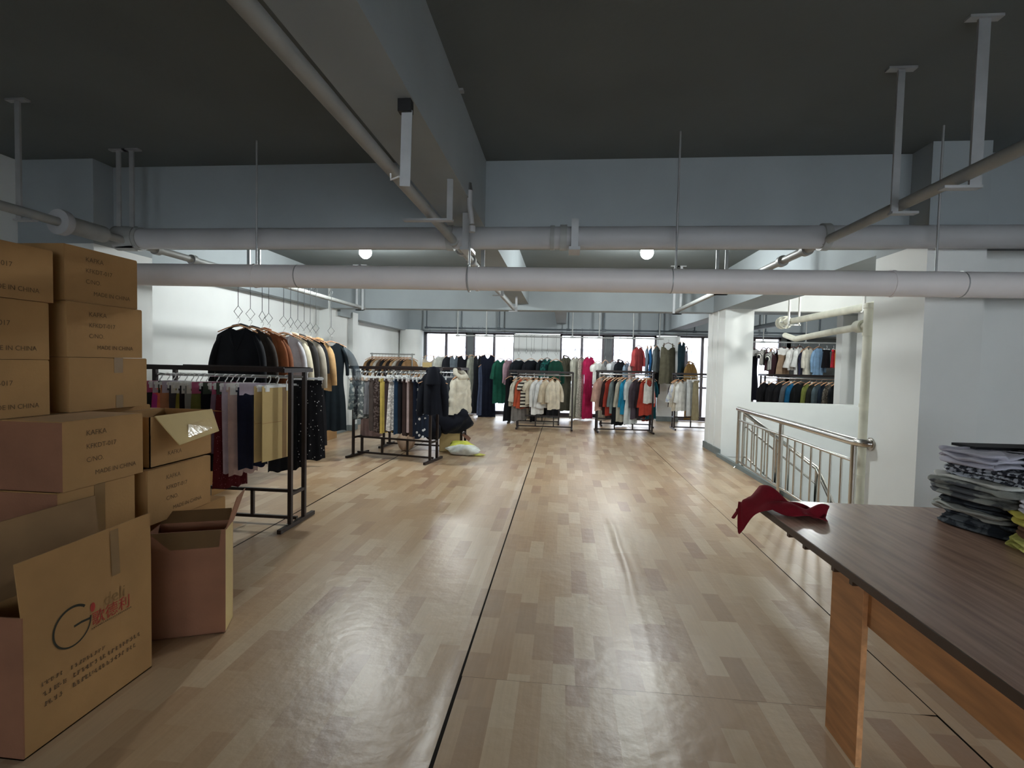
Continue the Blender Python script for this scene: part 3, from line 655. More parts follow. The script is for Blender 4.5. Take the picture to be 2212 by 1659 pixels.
OG = [
(4.664, 12.8, 1.955, 0.51, 'dress', (16, 18, 30), 'black dress with striped white yoke', 1.29, 0.42, 'dark'),
(4.926, 13.1, 1.97, 0.82, 'tee', (226, 222, 214), 'cream and black striped tee', 0.43, 0.42, 'dark'),
(5.035, 13.1, 1.972, 0.88, 'tank', (60, 36, 44), 'dark plum top', 0.55, 0.42, 'dark'),
(5.124, 13.1, 1.928, 0.82, 'tee', (222, 222, 214), 'white striped tee', 0.5, 0.42, 'wood'),
(5.169, 13.0, 1.971, 0.64, 'tank', (58, 36, 40), 'deep brown top', 0.68, 0.42, 'wood'),
(5.394, 13.0, 1.998, 0.5, 'dress', (150, 126, 104), 'taupe dress with white top', 0.7, 0.42, 'dark'),
(5.619, 13.1, 2.006, 0.63, 'blouse', (228, 226, 222), 'white ruffled blouse', 0.57, 0.42, 'dark'),
(5.758, 13.1, 2.031, 0.76, 'blouse', (222, 222, 218), 'white bell-sleeve blouse', 0.72, 0.42, 'dark'),
(5.848, 13.1, 1.942, 0.88, 'top', (44, 46, 70), 'navy striped top', 0.63, 0.42, 'wood'),
(5.974, 13.1, 2.012, 0.63, 'blouse', (222, 216, 200), 'cream loose blouse', 0.7, 0.42, 'wood'),
(6.209, 13.1, 2.017, 0.56, 'top', (136, 170, 204), 'light blue shirt', 0.73, 0.42, 'wood'),
(6.394, 13.1, 1.93, 0.7, 'skirt', (24, 24, 28), 'black shorts', 0.42, 0.42, 'clip'),
(6.554, 13.1, 1.934, 1.0, 'skirt', (206, 52, 66), 'coral red shorts', 0.42, 0.42, 'clip'),
(6.628, 13.1, 1.935, 1.05, 'skirt', (232, 190, 90), 'yellow shorts', 0.42, 0.42, 'clip'),
]
RG = {
 'r1': [
  (-3.602, 'trousers', (52, 70, 58), 'dark green printed trousers', 0.62),
  (-3.541, 'trousers', (44, 48, 46), 'dark grey trousers', 0.6),
  (-3.497, 'trousers', (22, 22, 28), 'black trousers', 0.66),
  (-3.427, 'skirt', (178, 64, 140), 'pink purple printed skirt', 0.6),
  (-3.374, 'skirt', (226, 120, 96), 'coral and pink skirt', 0.6),
  (-3.331, 'trousers', (188, 130, 96), 'tan trousers', 0.62),
  (-3.261, 'trousers', (70, 70, 80), 'charcoal trousers', 0.66),
  (-3.201, 'skirt', (160, 150, 70), 'olive yellow skirt', 0.6),
  (-3.157, 'trousers', (36, 30, 40), 'dark plum trousers', 0.66),
  (-3.119, 'trousers', (150, 154, 152), 'pale grey trousers', 0.7),
  (-3.063, 'skirt', (112, 116, 66), 'olive satin skirt', 0.62),
  (-2.968, 'trousers', (18, 18, 26), 'black wide trousers', 0.72),
  (-2.891, 'skirt', (126, 104, 122), 'mauve satin skirt', 0.55),
  (-2.84, 'skirt', (98, 36, 42), 'maroon dotted skirt', 0.86),
  (-2.785, 'trousers', (190, 178, 192), 'pale lilac trousers', 0.72),
  (-2.725, 'trousers', (198, 172, 164), 'dusty pink trousers', 0.74),
  (-2.637, 'trousers', (30, 34, 52), 'navy trousers', 0.68),
 ],
 'r2': [
  (-3.075, 'skirt', (122, 136, 140), 'pale blue floral skirt', 0.46),
  (-2.975, 'skirt', (50, 54, 60), 'dark floral skirt', 0.6),
  (-2.911, 'skirt', (104, 112, 114), 'grey floral skirt', 0.58),
  (-2.819, 'skirt', (116, 116, 120), 'plain grey skirt', 0.52),
  (-2.734, 'trousers', (84, 74, 70), 'taupe trousers', 0.76),
  (-2.656, 'trousers', (58, 46, 44), 'dark brown printed trousers', 0.78),
  (-2.565, 'trousers', (206, 182, 96), 'mustard yellow trousers', 0.78),
  (-2.48, 'trousers', (72, 58, 58), 'brown trousers', 0.76),
  (-2.424, 'skirt', (196, 192, 188), 'pale printed skirt', 0.74),
  (-2.34, 'trousers', (40, 62, 86), 'navy blue trousers', 0.78),
  (-2.263, 'trousers', (32, 30, 34), 'black trousers', 0.76),
  (-2.2, 'trousers', (66, 52, 50), 'dark brown trousers', 0.8),
  (-2.137, 'trousers', (206, 186, 184), 'pale pink trousers', 0.74),
  (-2.089, 'trousers', (84, 66, 60), 'cocoa brown trousers', 0.8),
  (-2.04, 'trousers', (40, 48, 66), 'dark navy trousers', 0.8),
  (-1.978, 'skirt', (34, 42, 58), 'navy skirt with big white dots', 0.82),
 ],
 'r2b': [
  (-2.8, 'trousers', (22, 22, 26), 'black trousers', 0.92),
  (-2.664, 'trousers', (24, 24, 28), 'black wide trousers', 0.92),
  (-2.528, 'trousers', (26, 26, 32), 'black slim trousers', 0.94),
  (-2.4, 'dress', (92, 78, 70), 'taupe dress', 1.0),
  (-1.948, 'trousers', (60, 110, 150), 'blue trousers', 0.8),
  (-1.893, 'trousers', (170, 180, 190), 'pale blue striped trousers', 0.8),
  (-1.814, 'trousers', (84, 90, 100), 'grey trousers', 0.8),
 ],
 'r3': [
  (-1.234, 'jacket', (172, 162, 146), 'taupe jacket', 0.62),
  (-1.066, 'blouse', (206, 200, 184), 'cream shirt', 0.6),
  (-0.961, 'dress', (120, 116, 112), 'grey dress', 0.95),
  (-0.868, 'top', (180, 84, 58), 'rust orange top', 0.68),
  (-0.774, 'tee', (214, 208, 192), 'cream top with checked hem', 0.66),
  (-0.649, 'tee', (210, 200, 180), 'cream tee', 0.58),
  (-0.535, 'top', (226, 226, 224), 'white shirt', 0.8),
  (-0.411, 'top', (216, 218, 218), 'white long-sleeve shirt', 0.66),
  (-0.307, 'blouse', (206, 192, 168), 'beige blouse', 0.56),
  (-0.173, 'blouse', (214, 204, 184), 'cream loose blouse', 0.68),
 ],
 'r3b': [
  (-1.251, 'dress', (24, 24, 28), 'black dress', 1.08),
  (-1.091, 'trousers', (110, 106, 104), 'grey trousers', 1.05),
  (-0.887, 'skirt', (170, 160, 146), 'taupe wide skirt', 1.0),
  (-0.683, 'trousers', (24, 24, 28), 'black trousers', 1.05),
  (-0.436, 'skirt', (32, 32, 36), 'black skirt', 0.9),
  (-0.211, 'dress', (28, 28, 32), 'black slip dress', 0.95),
 ],
 'r4': [
  (0.851, 'blouse', (190, 152, 138), 'dusty rose blouse', 0.72),
  (1.002, 'top', (44, 28, 28), 'dark brown top', 0.8),
  (1.082, 'top', (156, 58, 46), 'rust red top', 0.82),
  (1.162, 'top', (112, 124, 124), 'grey green top', 0.78),
  (1.232, 'dress', (24, 26, 30), 'black dress', 1.0),
  (1.321, 'top', (186, 182, 166), 'beige top with striped sleeve', 0.95),
  (1.391, 'top', (36, 134, 172), 'bright blue top', 0.78),
  (1.49, 'sdress', (212, 218, 218), 'white shirt dress', 1.0),
  (1.629, 'top', (80, 70, 78), 'plum grey top', 0.88),
  (1.738, 'top', (40, 28, 32), 'dark maroon top', 0.84),
  (1.817, 'top', (172, 66, 52), 'brick red top', 0.8),
  (1.876, 'tank', (220, 220, 214), 'white sleeveless top', 0.52),
 ],
 'r4b': [
  (0.947, 'dress', (168, 160, 146), 'beige dress', 1.05),
  (1.146, 'skirt', (60, 48, 48), 'brown skirt', 0.95),
  (1.42, 'dress', (22, 24, 28), 'black long dress', 1.15),
  (1.737, 'trousers', (150, 150, 152), 'pale grey trousers', 1.0),
  (1.998, 'skirt', (150, 64, 48), 'rust skirt', 1.0),
  (2.183, 'sdress', (24, 82, 96), 'teal dress', 0.98),
 ],
 'r5': [
  (2.415, 'blouse', (172, 178, 196), 'blue floral blouse', 0.55),
  (2.509, 'top', (202, 194, 178), 'cream top', 0.62),
  (2.583, 'top', (52, 40, 44), 'dark brown top', 0.62),
  (2.666, 'top', (208, 200, 184), 'ivory top', 0.72),
  (2.761, 'blouse', (214, 214, 210), 'white blouse', 0.72),
  (2.948, 'trousers', (206, 210, 212), 'white trousers', 0.8),
  (3.063, 'skirt', (150, 140, 112), 'khaki skirt', 0.9),
 ],
 'r7': [
  (4.404, 'top', (24, 24, 28), 'black top', 0.9),
  (4.567, 'top', (30, 30, 34), 'charcoal top', 0.9),
  (4.74, 'top', (34, 34, 38), 'dark grey top', 0.9),
  (4.854, 'top', (96, 102, 108), 'grey top', 0.9),
  (4.969, 'top', (30, 104, 150), 'bright blue top', 0.9),
  (5.093, 'top', (26, 28, 30), 'black long top', 0.9),
  (5.282, 'top', (128, 136, 70), 'olive green top', 0.9),
  (5.405, 'top', (50, 52, 48), 'dark olive top', 0.9),
  (5.519, 'top', (92, 108, 116), 'slate grey top', 0.9),
  (5.622, 'top', (38, 50, 66), 'navy top', 0.9),
  (5.735, 'top', (92, 86, 78), 'taupe printed top', 0.9),
  (5.848, 'top', (36, 38, 42), 'dark top', 0.9),
 ],
}

# ---- clothes on the two window rails
for i, (x, y, zs, rz, kind, col, desc, L_, W_, hk) in enumerate(WG):
    pat = None
    if 'striped' in desc: pat = ('vstripe', (30, 30, 34), 1.2)
    if 'crochet' in desc: pat = ('speckle', (150, 148, 138), 2.2)
    if 'printed' in desc: pat = ('speckle', (18, 46, 48), .7)
    zh = zs + .082
    yr, zr = (YD, ZD) if zh > 0 and (y > 13.3 or x < -2.8 or x > 2.4) else (YWR, ZWR)
    if abs(y - 12.6) < .01 or abs(y - 12.9) < .01: yr, zr = YWR, ZWR
    yy = yr
    place = 'along the window rails'
    hang(x, yy, zh, rz, kind, col, desc, L_, W_, .07, hk, place, i, 'clothes along the window rails', pat)
    if zr - zh > .12: hook_ext(x, yy, zr + .01, zh + .02, rz, 'long wire hook, %s from left %s' % (ORD[i], place), 'wire hooks on the window rails')
# empty wire hooks along the nearer rail
for i, x in enumerate((-2.55, -2.3, -1.9, -1.55, -.95, -.75, .02, .3, .62, 1.2, 1.42)):
    hook_ext(x, YWR, ZWR + .01, 1.72, .9, 'empty wire hook, %s from left on the pale window rail' % ORD[i], 'empty wire hooks')
for i, (x, y, zs, rz, kind, col, desc, L_, W_, hk) in enumerate(OG):
    pat = ('vstripe', (30, 28, 34), 1.1) if 'striped' in desc and 'dress' not in desc else None
    zh = zs + (.082 if hk != 'clip' else .112); place = 'through the wall opening'
    hang(x, YWR, zh, rz, kind, col, desc, L_, W_, .07, hk, place, i, 'clothes on the rail through the opening', pat)
    if 2.12 - zh > .12: hook_ext(x, YWR, 2.13, zh + .02, rz, 'wire hook, %s from left %s' % (ORD[i], place), 'wire hooks through the opening')
    if 'yoke' in desc or 'white top' in desc:
        o = MB(); body(o, .40, .2, .095, random.Random(3), slope=.04, neck=(.09, .05), fold=.004)
        yk = o.build('yoke', cloth((228, 226, 222), *(('vstripe', (30, 30, 34), 1.2) if 'yoke' in desc else ())), [q for q in COL.objects if q.get('label', '').startswith(desc)][0])

# ---- clothes on the racks
PLACE = {'r1': 'on the rack behind the cartons', 'r2': 'on the open-floor trouser rack', 'r2b': 'behind the trouser rack', 'r3': 'on the pale shirt rack', 'r3b': 'behind the pale shirt rack', 'r4': 'on the mixed blouse rack', 'r4b': 'behind the mixed blouse rack', 'r5': 'on the rack beside the right column', 'r7': 'on the rack through the opening'}
RZ = {'r1': 1.12, 'r2': 1.05, 'r2b': 1.1, 'r3': .85, 'r3b': .9, 'r4': .8, 'r4b': .9, 'r5': .75, 'r7': .45}
for k, items in RG.items():
    _, cx, cy, L_, H, rr = RACKS[k]
    for i, (x, kind, col, desc, ln) in enumerate(items):
        x = max(cx - L_ / 2 + .03, min(cx + L_ / 2 - .03, x))
        y = cy + (x - cx) * math.tan(rr) - .1 / math.cos(rr)
        clip = kind in ('skirt', 'trousers')
        gap = min([abs(x - q[0]) for q in items if q is not items[i]] + [.12])
        pat = None
        if 'floral' in desc: pat = ('speckle', (200, 204, 200) if 'dark' not in desc else (120, 128, 130), 1.0)
        if 'printed' in desc and 'pink' not in desc: pat = ('speckle', tuple(min(255, c + 50) for c in col), 1.6)
        if 'pink purple' in desc: pat = ('speckle', (232, 96, 84), .5)
        if 'dotted' in desc: pat = ('dots', (190, 120, 130), 1.6)
        if 'big white dots' in desc: pat = ('dots', (226, 228, 228), .45)
        if 'striped trousers' in desc: pat = ('vstripe', (120, 140, 160), 2)
        if 'checked' in desc: pat = ('hstripe', (52, 48, 46), .45)
        tg = (M_PAPER, mat('lilac_card', (196, 184, 200), .6), mat('pink_card', (176, 84, 120), .6), M_PAPER, mat('green_card', (52, 66, 54), .6))[(i * 2 + i // 4) % 5] if k == 'r1' else M_PAPER if (k == 'r7' and i % 3 == 0) else None
        m2 = cloth((214, 192, 172)) if k == 'r2' and i < 4 else None
        hang(x, y, H - .065, RZ[k] + .07 * math.sin(i * 2.3), kind, col, desc, ln, .30 if clip else .42, max(.03, min(.085, gap * 1.0)), 'clip' if clip else 'wood', PLACE[k], i, 'clothes ' + PLACE[k], pat, m2, tg)

# ---- jackets hanging on wire hooks from the left pipe
JK = [(5.08, 'jacket', (20, 22, 27), 'black collarless jacket', .78, 1.775), (5.29, 'jacket', (52, 46, 42), 'dark brown jacket', .76, 1.77), (5.51, 'coat', (132, 78, 48), 'rust brown coat', .9, 1.765), (5.64, 'knit', (120, 74, 50), 'chestnut hooded top', .7, 1.755),
      (5.87, 'jacket', (186, 186, 192), 'pale grey lilac jacket', .74, 1.745), (6.03, 'jacket', (206, 198, 176), 'cream jacket', .74, 1.745), (6.2, 'coat', (64, 62, 62), 'charcoal coat', .8, 1.735), (6.36, 'coat', (172, 164, 150), 'greige wool coat', .85, 1.73), (6.52, 'sdress', (30, 30, 34), 'black gown', 1.45, 1.72), (6.68, 'jacket', (196, 158, 112), 'tan jacket', .7, 1.715)]
for i, (y, kind, col, desc, L_, zs) in enumerate(JK):
    x = -3.42 + (.05 if i > 3 else 0) ; place = 'on the hooks under the left pipe'
    hang(x, y, zs + .082, .12 + .1 * math.sin(i * 1.9), kind, col, desc, L_, .47 if i < 4 else .44, .085, 'wood', place, i, 'jackets under the left pipe')
    hook_ext(x, y, 2.38, zs + .10, .1 + .35 * math.sin(i * 2.1), 'long wire hook, %s from left %s' % (ORD[i], place), 'wire hooks under the left pipe')
# sheer gown at the far end of those hooks
hang(-3.24, 6.86, 1.77, .45, 'sdress', (22, 30, 36), 'dark teal chiffon gown', 1.25, .42, .10, 'wood', 'on the hooks under the left pipe', 10, 'jackets under the left pipe')
hook_ext(-3.24, 6.86, 2.38, 1.79, .3, 'long wire hook holding the dark teal chiffon gown', 'wire hooks under the left pipe')
cape = MB(); sleeve(cape, 1, .44, .5, .11, .05, 0, out=.14, bell=1.5); sleeve(cape, -1, .44, .5, .11, .05, 0, out=.14, bell=1.5)
tag(cape.build('chiffon_cape', M_SHEER, None, (-3.24, 6.86, 1.68), .45), 'see-through chiffon cape over the dark teal gown', 'cape')
# long dotted skirts hung at the right end of the first rack
hang(-2.33, 4.44, 1.345, .40, 'skirt', (24, 24, 28), 'black white-dotted long skirt', .72, .34, .08, 'clip', 'at the right end of the first rack', 0, 'clothes at the right end of the first rack', ('dots', (220, 220, 216), 1.1))
hang(-2.45, 4.32, 1.29, .95, 'skirt', (26, 27, 30), 'plain black long skirt', .74, .34, .06, 'clip', 'at the right end of the first rack', 1, 'clothes at the right end of the first rack')
# ---- wooden hangers crowded on the rack by the left wall
for i in range(13):
    x = -4.14 + i * .07; col = [(150, 118, 84), (46, 40, 38), (170, 140, 104), (196, 190, 180), (90, 70, 56), (36, 38, 42)][i % 6]
    hang(x, 10.8, 1.60, 1.0, 'top', col, ['sand', 'black', 'camel', 'ivory', 'brown', 'charcoal'][i % 6] + ' top', .6, .4, .05, 'wood', 'on the rack by the left wall', i, 'tops on the rack by the left wall')
t, o = pipe_thing('clothes_rail', 'white raised rail above the rack by the left wall', [(-4.2, 10.8, 1.60), (-3.2, 10.8, 1.60)], .014, M_PIPEG, 10); t['category'] = 'rail'
for x in (-4.16, -3.26): MB().tube([Vector((x, 10.8, 1.30)) - o, Vector((x, 10.8, 1.62)) - o], .014, 8).build('rail_post', M_PIPEG, t)

# ---- black hooded coat and cream puffer on the rack ends
def loose(kind, loc, rz, col, label, L_, W_, T, seed, pat=None, m2=None):
    m = cloth(col, *(pat or ())); a, ex = make_garment(kind, m, L_, W_, T, random.Random(seed), m2); nm, cat = KINDS[kind]
    t = thing(nm, label, cat, loc, rz); a.build('body', m, t)
    for n_, b_, mm in ex: b_.build(n_, mm, t)
    return t
loose('puffer', (-1.63, 8.05, 1.25), 1.05, (204, 198, 182), 'cream quilted puffer jacket hung at the end of a rack', .62, .36, .10, 5)
hanger('wood', (-1.63, 8.05, 1.332), 1.05, 'wooden hanger inside the cream puffer jacket', 'wooden hangers on rack ends')
t = loose('coat', (-1.79, 6.93, 1.36), .12, (20, 23, 32), 'black hooded coat draped over the end of the trouser rack', .64, .27, .16, 9)
hd = MB(); hd.grid(lambda u, v: (.105 * math.sin(u * PI - PI / 2) * (1 - .55 * v ** 2), -.10 * math.cos(u * PI - PI / 2) * (1 - .3 * v ** 2) - .01, -.22 + .24 * v), 12, 8); hd.build('hood', cloth((20, 23, 32)), t)
hanger('wood', (-1.79, 6.93, 1.30), .12, 'wooden hanger under the black hooded coat', 'wooden hangers on rack ends')
tag(MB().box(-1.96, 7.0, 1.372, -1.86, 7.12, 1.44).build('small_carton', M_CARDP), 'small pale box sitting on top of the trouser rack', 'box')
# ruffled skirt pinned at the left end of the trouser rack
hang(-2.93, 7.62, 1.27, .5, 'skirt', (134, 112, 108), 'mauve brown ruffled skirt', .90, .34, .10, 'clip', 'behind the left end of the trouser rack', 0, 'clothes behind the left end of the trouser rack')

# ================================================================ CARTONS
def text_mb(s, size):
    cu = bpy.data.curves.new('t', 'FONT'); cu.body = s; cu.size = size; cu.extrude = 0.0; cu.resolution_u = 3
    ob = bpy.data.objects.new('t', cu); COL.objects.link(ob)
    me = bpy.data.meshes.new_from_object(ob.evaluated_get(bpy.context.evaluated_depsgraph_get()))
    mb = MB().add([v.co[:] for v in me.vertices], [tuple(p.vertices) for p in me.polygons])
    bpy.data.objects.remove(ob); bpy.data.meshes.remove(me); bpy.data.curves.remove(cu)
    return mb
def on_side(mb, x, y, z):       # lay flat print on a +X face: text runs along +Y, up is +Z
    return MB().add([(x, y + a, z + b) for a, b, c in mb.v], mb.f)
TXT = None
def prints(par, x, y0, y1, z0, z1, which='full'):
    global TXT
    if TXT is None: TXT = [text_mb(s, q) for s, q in (('KAFKA', .033), ('KFKDT-017', .031), ('C/NO.', .031), ('MADE IN CHINA', .030))]
    L_ = y1 - y0; H = z1 - z0
    for q, (fy, fz) in zip(TXT, ((.26, .76), (.26, .56), (.26, .36), (.36, .15))):
        on_side(q, x + .0012, y0 + fy * L_, z0 + fz * H).build('stamped_print', M_INK, par)
def carton(label, x1, y0, y1, z0, z1, dx, rz=0, txt=False, tape=True, closed=True, m=M_CARD, mf=None):
    """closed shipping carton; its lit long side looks along +X"""
    t = thing('carton', label, 'box', (x1, y0, z0), rz, 'brown shipping cartons'); L_ = y1 - y0; H = z1 - z0; g = .004
    b = MB(); b.box(-dx, 0, 0, 0, L_, H - g)
    bo = b.build('body', m, t)
    if mf: MB().box(-dx, -.0015, 0, 0, 0, H - g).build('end_panel', mf, t)
    if closed:
        for k in (0, 1):
            MB().box(-dx + .002 + k * dx / 2, .002, H - g, -dx / 2 - .002 + k * dx / 2, L_ - .002, H).build('top_flap', m, t)
    if tape:
        MB().box(-dx / 2 - .025, 0, H, -dx / 2 + .025, L_, H + .001).build('tape', M_TAPE, t)
        MB().box(-dx / 2 - .025, -.001, H - .06, -dx / 2 + .025, 0, H).build('tape', M_TAPE, t)
    if txt: prints(t, 0, 0, L_, 0, H)
    return t
XA = -2.10
carton('KAFKA stamped carton at the front of the pile, reddish end', XA, 1.945, 2.36, .860, 1.160, .62, txt=True, mf=M_CARDR)
t = carton('taped carton under the front KAFKA carton', XA - .01, 1.93, 2.32, .545, .858, .60, mf=M_CARDR)
MB().box(-.001, .17, .0, .0012, .225, .31).build('tape', M_TAPE, t)
carton('carton at the foot of the front pile', XA - .02, 1.93, 2.36, .0, .270, .60)
carton('carton second from the floor in the front pile', XA - .02, 1.93, 2.36, .272, .543, .60)
for i, (z0, z1, lab) in enumerate(((1.162, 1.418, 'lowest'), (1.42, 1.685, 'middle'), (1.687, 1.93, 'topmost'))):
    t = carton('carton at the left picture edge, %s of its stack' % lab, -2.40 - .012 * (i == 1), 1.74, 2.165 + .012 * i, z0, z1, .45, txt=True)
for i, (z0, z1, lab) in enumerate(((1.162, 1.432, 'lowest'), (1.434, 1.708, 'middle'), (1.71, 1.985, 'topmost'))):
    t = carton('carton under the white pipe end, %s of its stack' % lab, -2.40 - .01 * i, 2.262, 2.728 - .02 * i, z0, z1, .45, txt=i > 0, tape=i == 0)
    if i == 0:
        MB().box(-.002, .25, .19, .0016, .305, .272).build('tape', M_TAPE, t); MB().box(-.002, .26, 0, .0016, .305, .07).build('tape', M_TAPE, t)
# hidden supports under the right-hand stack
carton('carton carrying the stack under the white pipe end', -2.46, 2.40, 2.82, .90, 1.158, .5)
carton('carton behind the front pile, middle height', -2.46, 2.40, 2.82, .45, .898, .5)
carton('carton behind the front pile, on the floor', -2.46, 2.40, 2.82, .0, .448, .5)
# right-hand pile
carton('carton at the foot of the right-hand pile', -2.12, 2.62, 3.02, .0, .285, .32)
carton('carton second from the floor in the right-hand pile', -2.12, 2.58, 3.02, .287, .565, .32)
carton('KAFKA stamped carton below the one with open flaps', -2.11, 2.40, 2.87, .567, .855, .34, txt=True)
# open carton with a pale flap folded out
oc = thing('open_carton', 'open carton with a pale shiny flap bent over its side', 'box', (-2.14, 2.45, .857), 0, 'brown shipping cartons')
w, l, h, g = .31, .47, .27, .005
MB().box(-g, 0, 0, 0, l, h).box(-w, 0, 0, -w + g, l, h).box(-w, 0, 0, 0, g, h).box(-w, l - g, 0, 0, l, h).box(-w, 0, 0, 0, l, g).build('body', M_CARD, oc)
fl = MB().add([(0, .03, h), (0, l, h), (.06, l - .02, h - .13), (.085, .10, h - .16), (.004, .03, h + .004), (.004, l, h + .004), (.065, l - .02, h - .126), (.09, .10, h - .156)], [(0, 1, 2, 3), (7, 6, 5, 4), (0, 4, 5, 1), (1, 5, 6, 2), (2, 6, 7, 3), (3, 7, 4, 0)])
f1 = fl.build('bent_flap', M_CARDP, oc)
MB().add([(.045, .22, h - .06), (.075, .18, h - .13), (.066, .40, h - .10), (.035, .40, h - .04)], [(0, 1, 2, 3)]).build('flap_tape', M_TAPEC, f1)
MB().box(-w - .24, .02, h - .003, -w, l - .02, h + .002).build('flat_flap', M_CARDI, oc)
MB().add([(-w + .01, l, h), (-.01, l, h), (-.03, l + .17, h - .03), (-w + .03, l + .17, h - .03)], [(0, 1, 2, 3), (3, 2, 1, 0)]).build('end_flap', M_CARD, oc)
on_side(TXT[0], .0014, .12, .05).build('stamped_print', M_INK, oc)
# tall open reddish carton on the floor
ob = thing('open_carton', 'tall narrow open carton with reddish front on the floor', 'box', (-2.06, 2.338, 0), math.radians(22.5), 'brown shipping cartons')
w, l, h, g = .352, .172, .55, .005
MB().box(0, 0, 0, w, g, h).box(0, l - g, 0, w, l, h).box(0, 0, 0, g, l, h).box(0, 0, 0, w, l, g).build('body', M_CARDR, ob)
MB().box(w - g, g, 0, w, l - g, h).build('side_panel', M_CARDP, ob)
MB().add([(w, 0, h), (w, l, h), (w + .055, l + .01, h + .17), (w + .055, -.01, h + .17), (w + .005, 0, h), (w + .005, l, h), (w + .06, l + .01, h + .17), (w + .06, -.01, h + .17)], [(0, 1, 2, 3), (7, 6, 5, 4), (0, 3, 7, 4), (2, 1, 5, 6), (3, 2, 6, 7), (0, 4, 5, 1)]).build('raised_flap', M_CARDR, ob)
MB().add([(.01, 0, h), (w - .02, 0, h), (w - .03, -.004, h - .09), (.1, -.004, h - .09)], [(0, 1, 2, 3), (3, 2, 1, 0)]).build('folded_flap', M_CARDI, ob)
MB().add([(0, l, h), (w, l, h), (w - .02, l + .06, h + .05), (.02, l + .06, h + .05)], [(0, 1, 2, 3), (3, 2, 1, 0)]).build('back_flap', M_CARDI, ob)
# big open carton with the printed logo
gb = thing('open_carton', 'large open carton with a round G logo and red characters', 'box', (-1.87, 1.577, 0), math.radians(.0), 'brown shipping cartons')
w, l, h, g = .205, .567, .515, .005
MB().box(-g, g, 0, 0, l - g, h).box(-w, g, 0, -w + g, l - g, h).box(-w, l - g, 0, 0, l, h).box(-w, 0, 0, 0, l, g).build('body', M_CARD, gb)
MB().box(-w, 0, 0, 0, g, h).build('end_panel', M_CARDR, gb)
MB().add([(0, 0, h), (0, l, h), (.006, l - .012, h + .215), (.012, -.03, h + .205), (-g, 0, h), (-g, l, h), (.001, l - .012, h + .215), (.007, -.03, h + .205)], [(0, 1, 2, 3), (7, 6, 5, 4), (3, 2, 6, 7), (1, 5, 6, 2), (0, 3, 7, 4)]).build('raised_flap', M_CARD, gb)
MB().add([(-w, .02, h), (-w, l - .05, h), (-w - .005, l - .07, h + .30), (-w - .005, .02, h + .30), (-w - g, .02, h), (-w - g, l - .05, h), (-w - .01, l - .07, h + .30), (-w - .01, .02, h + .30)], [(0, 3, 2, 1), (4, 5, 6, 7), (3, 7, 6, 2), (1, 2, 6, 5), (0, 4, 7, 3)]).build('raised_flap', M_CARDI, gb)
MB().add([(-w, 0, h), (0, 0, h), (-.03, .12, h - .10), (-w + .03, .12, h - .10)], [(0, 1, 2, 3), (3, 2, 1, 0)]).build('folded_flap', M_CARDI, gb)
MB().add([(.0022, .36, h + .0), (.0022, .40, h + .0), (.0085, .385, h + .2), (.0085, .345, h + .2)], [(0, 1, 2, 3)]).build('tape', M_TAPE, gb)
def ribbon(pts, w0, x=.0016):
    mb = MB(); P = [Vector((0, a - 1.577, b)) for a, b in pts]; vs = []
    for i, p_ in enumerate(P):
        d = (P[min(i + 1, len(P) - 1)] - P[max(i - 1, 0)]).normalized(); nrm = Vector((0, -d.z, d.y)); ww = w0 if not isinstance(w0, list) else w0[i]
        vs += [(x, p_.y - nrm.y * ww / 2, p_.z - nrm.z * ww / 2), (x, p_.y + nrm.y * ww / 2, p_.z + nrm.z * ww / 2)]
    return mb.add(vs, [(2 * i, 2 * i + 2, 2 * i + 3, 2 * i + 1) for i in range(len(P) - 1)])
ga = [math.radians(48) + i * math.radians(318) / 40 for i in range(41)]
lg = ribbon([(1.763 + .076 * math.cos(a), .391 + .077 * math.sin(a)) for a in ga], [.010 - .005 * i / 40 for i in range(41)]).build('logo_ring', M_INKG, gb)
ribbon([(1.768, .388), (1.80, .391), (1.836, .388)], .009, .0017).build('logo_bar', M_INKG, gb)
MB().add([(.0016, 1.848 - 1.577 + .011 * math.cos(a), .427 + .019 * math.sin(a)) for a in [i * PI / 8 for i in range(16)]], [tuple(range(16))]).build('logo_dot', M_RED, gb)
on_side(text_mb('deli', .075), .0016, 1.897 - 1.577, .405).build('logo_word', mat('faint_logo_ink', (136, 104, 62), .9), gb)
on_side(text_mb('\u6b4c\u5fb7\u5229', .062), .0017, 1.842 - 1.577, .352).build('logo_characters', M_RED, gb)
rr_ = random.Random(4)
for a0, a1, b, ss in ((1.641, 1.732, .228, .016), (1.752, 1.91, .224, .016), (1.644, 1.735, .187, .018), (1.758, 2.085, .187, .018), (1.648, 1.73, .147, .018), (1.755, 2.05, .149, .018)):
    q = a0; blk = MB()
    while q < a1 - ss * .6:
        for kx in range(3):
            u = rr_.random() * ss * .55; blk.add([(.0016, q + u - 1.577, b + ss * kx / 3), (.0016, q + u + ss * (.25 + .3 * rr_.random()) - 1.577, b + ss * kx / 3), (.0016, q + u + ss * (.25 + .3 * rr_.random()) - 1.577, b + ss * kx / 3 + ss * .2), (.0016, q + u - 1.577, b + ss * kx / 3 + ss * .2)], [(0, 1, 2, 3)])
        u = rr_.random() * ss * .5; blk.add([(.0017, q + u - 1.577, b), (.0017, q + u + ss * .2 - 1.577, b), (.0017, q + u + ss * .2 - 1.577, b + ss), (.0017, q + u - 1.577, b + ss)], [(0, 1, 2, 3)])
        q += ss * 1.05
    bo = blk.build('printed_text_line', M_INK, gb); bo['kind'] = 'stuff'
rb = MB()
for i in range(22): rb.add([(.0016, 1.842 - 1.577 + i * .0088, .337), (.0016, 1.842 - 1.577 + i * .0088 + .005, .337), (.0016, 1.842 - 1.577 + i * .0088 + .005, .342), (.0016, 1.842 - 1.577 + i * .0088, .342)], [(0, 1, 2, 3)])
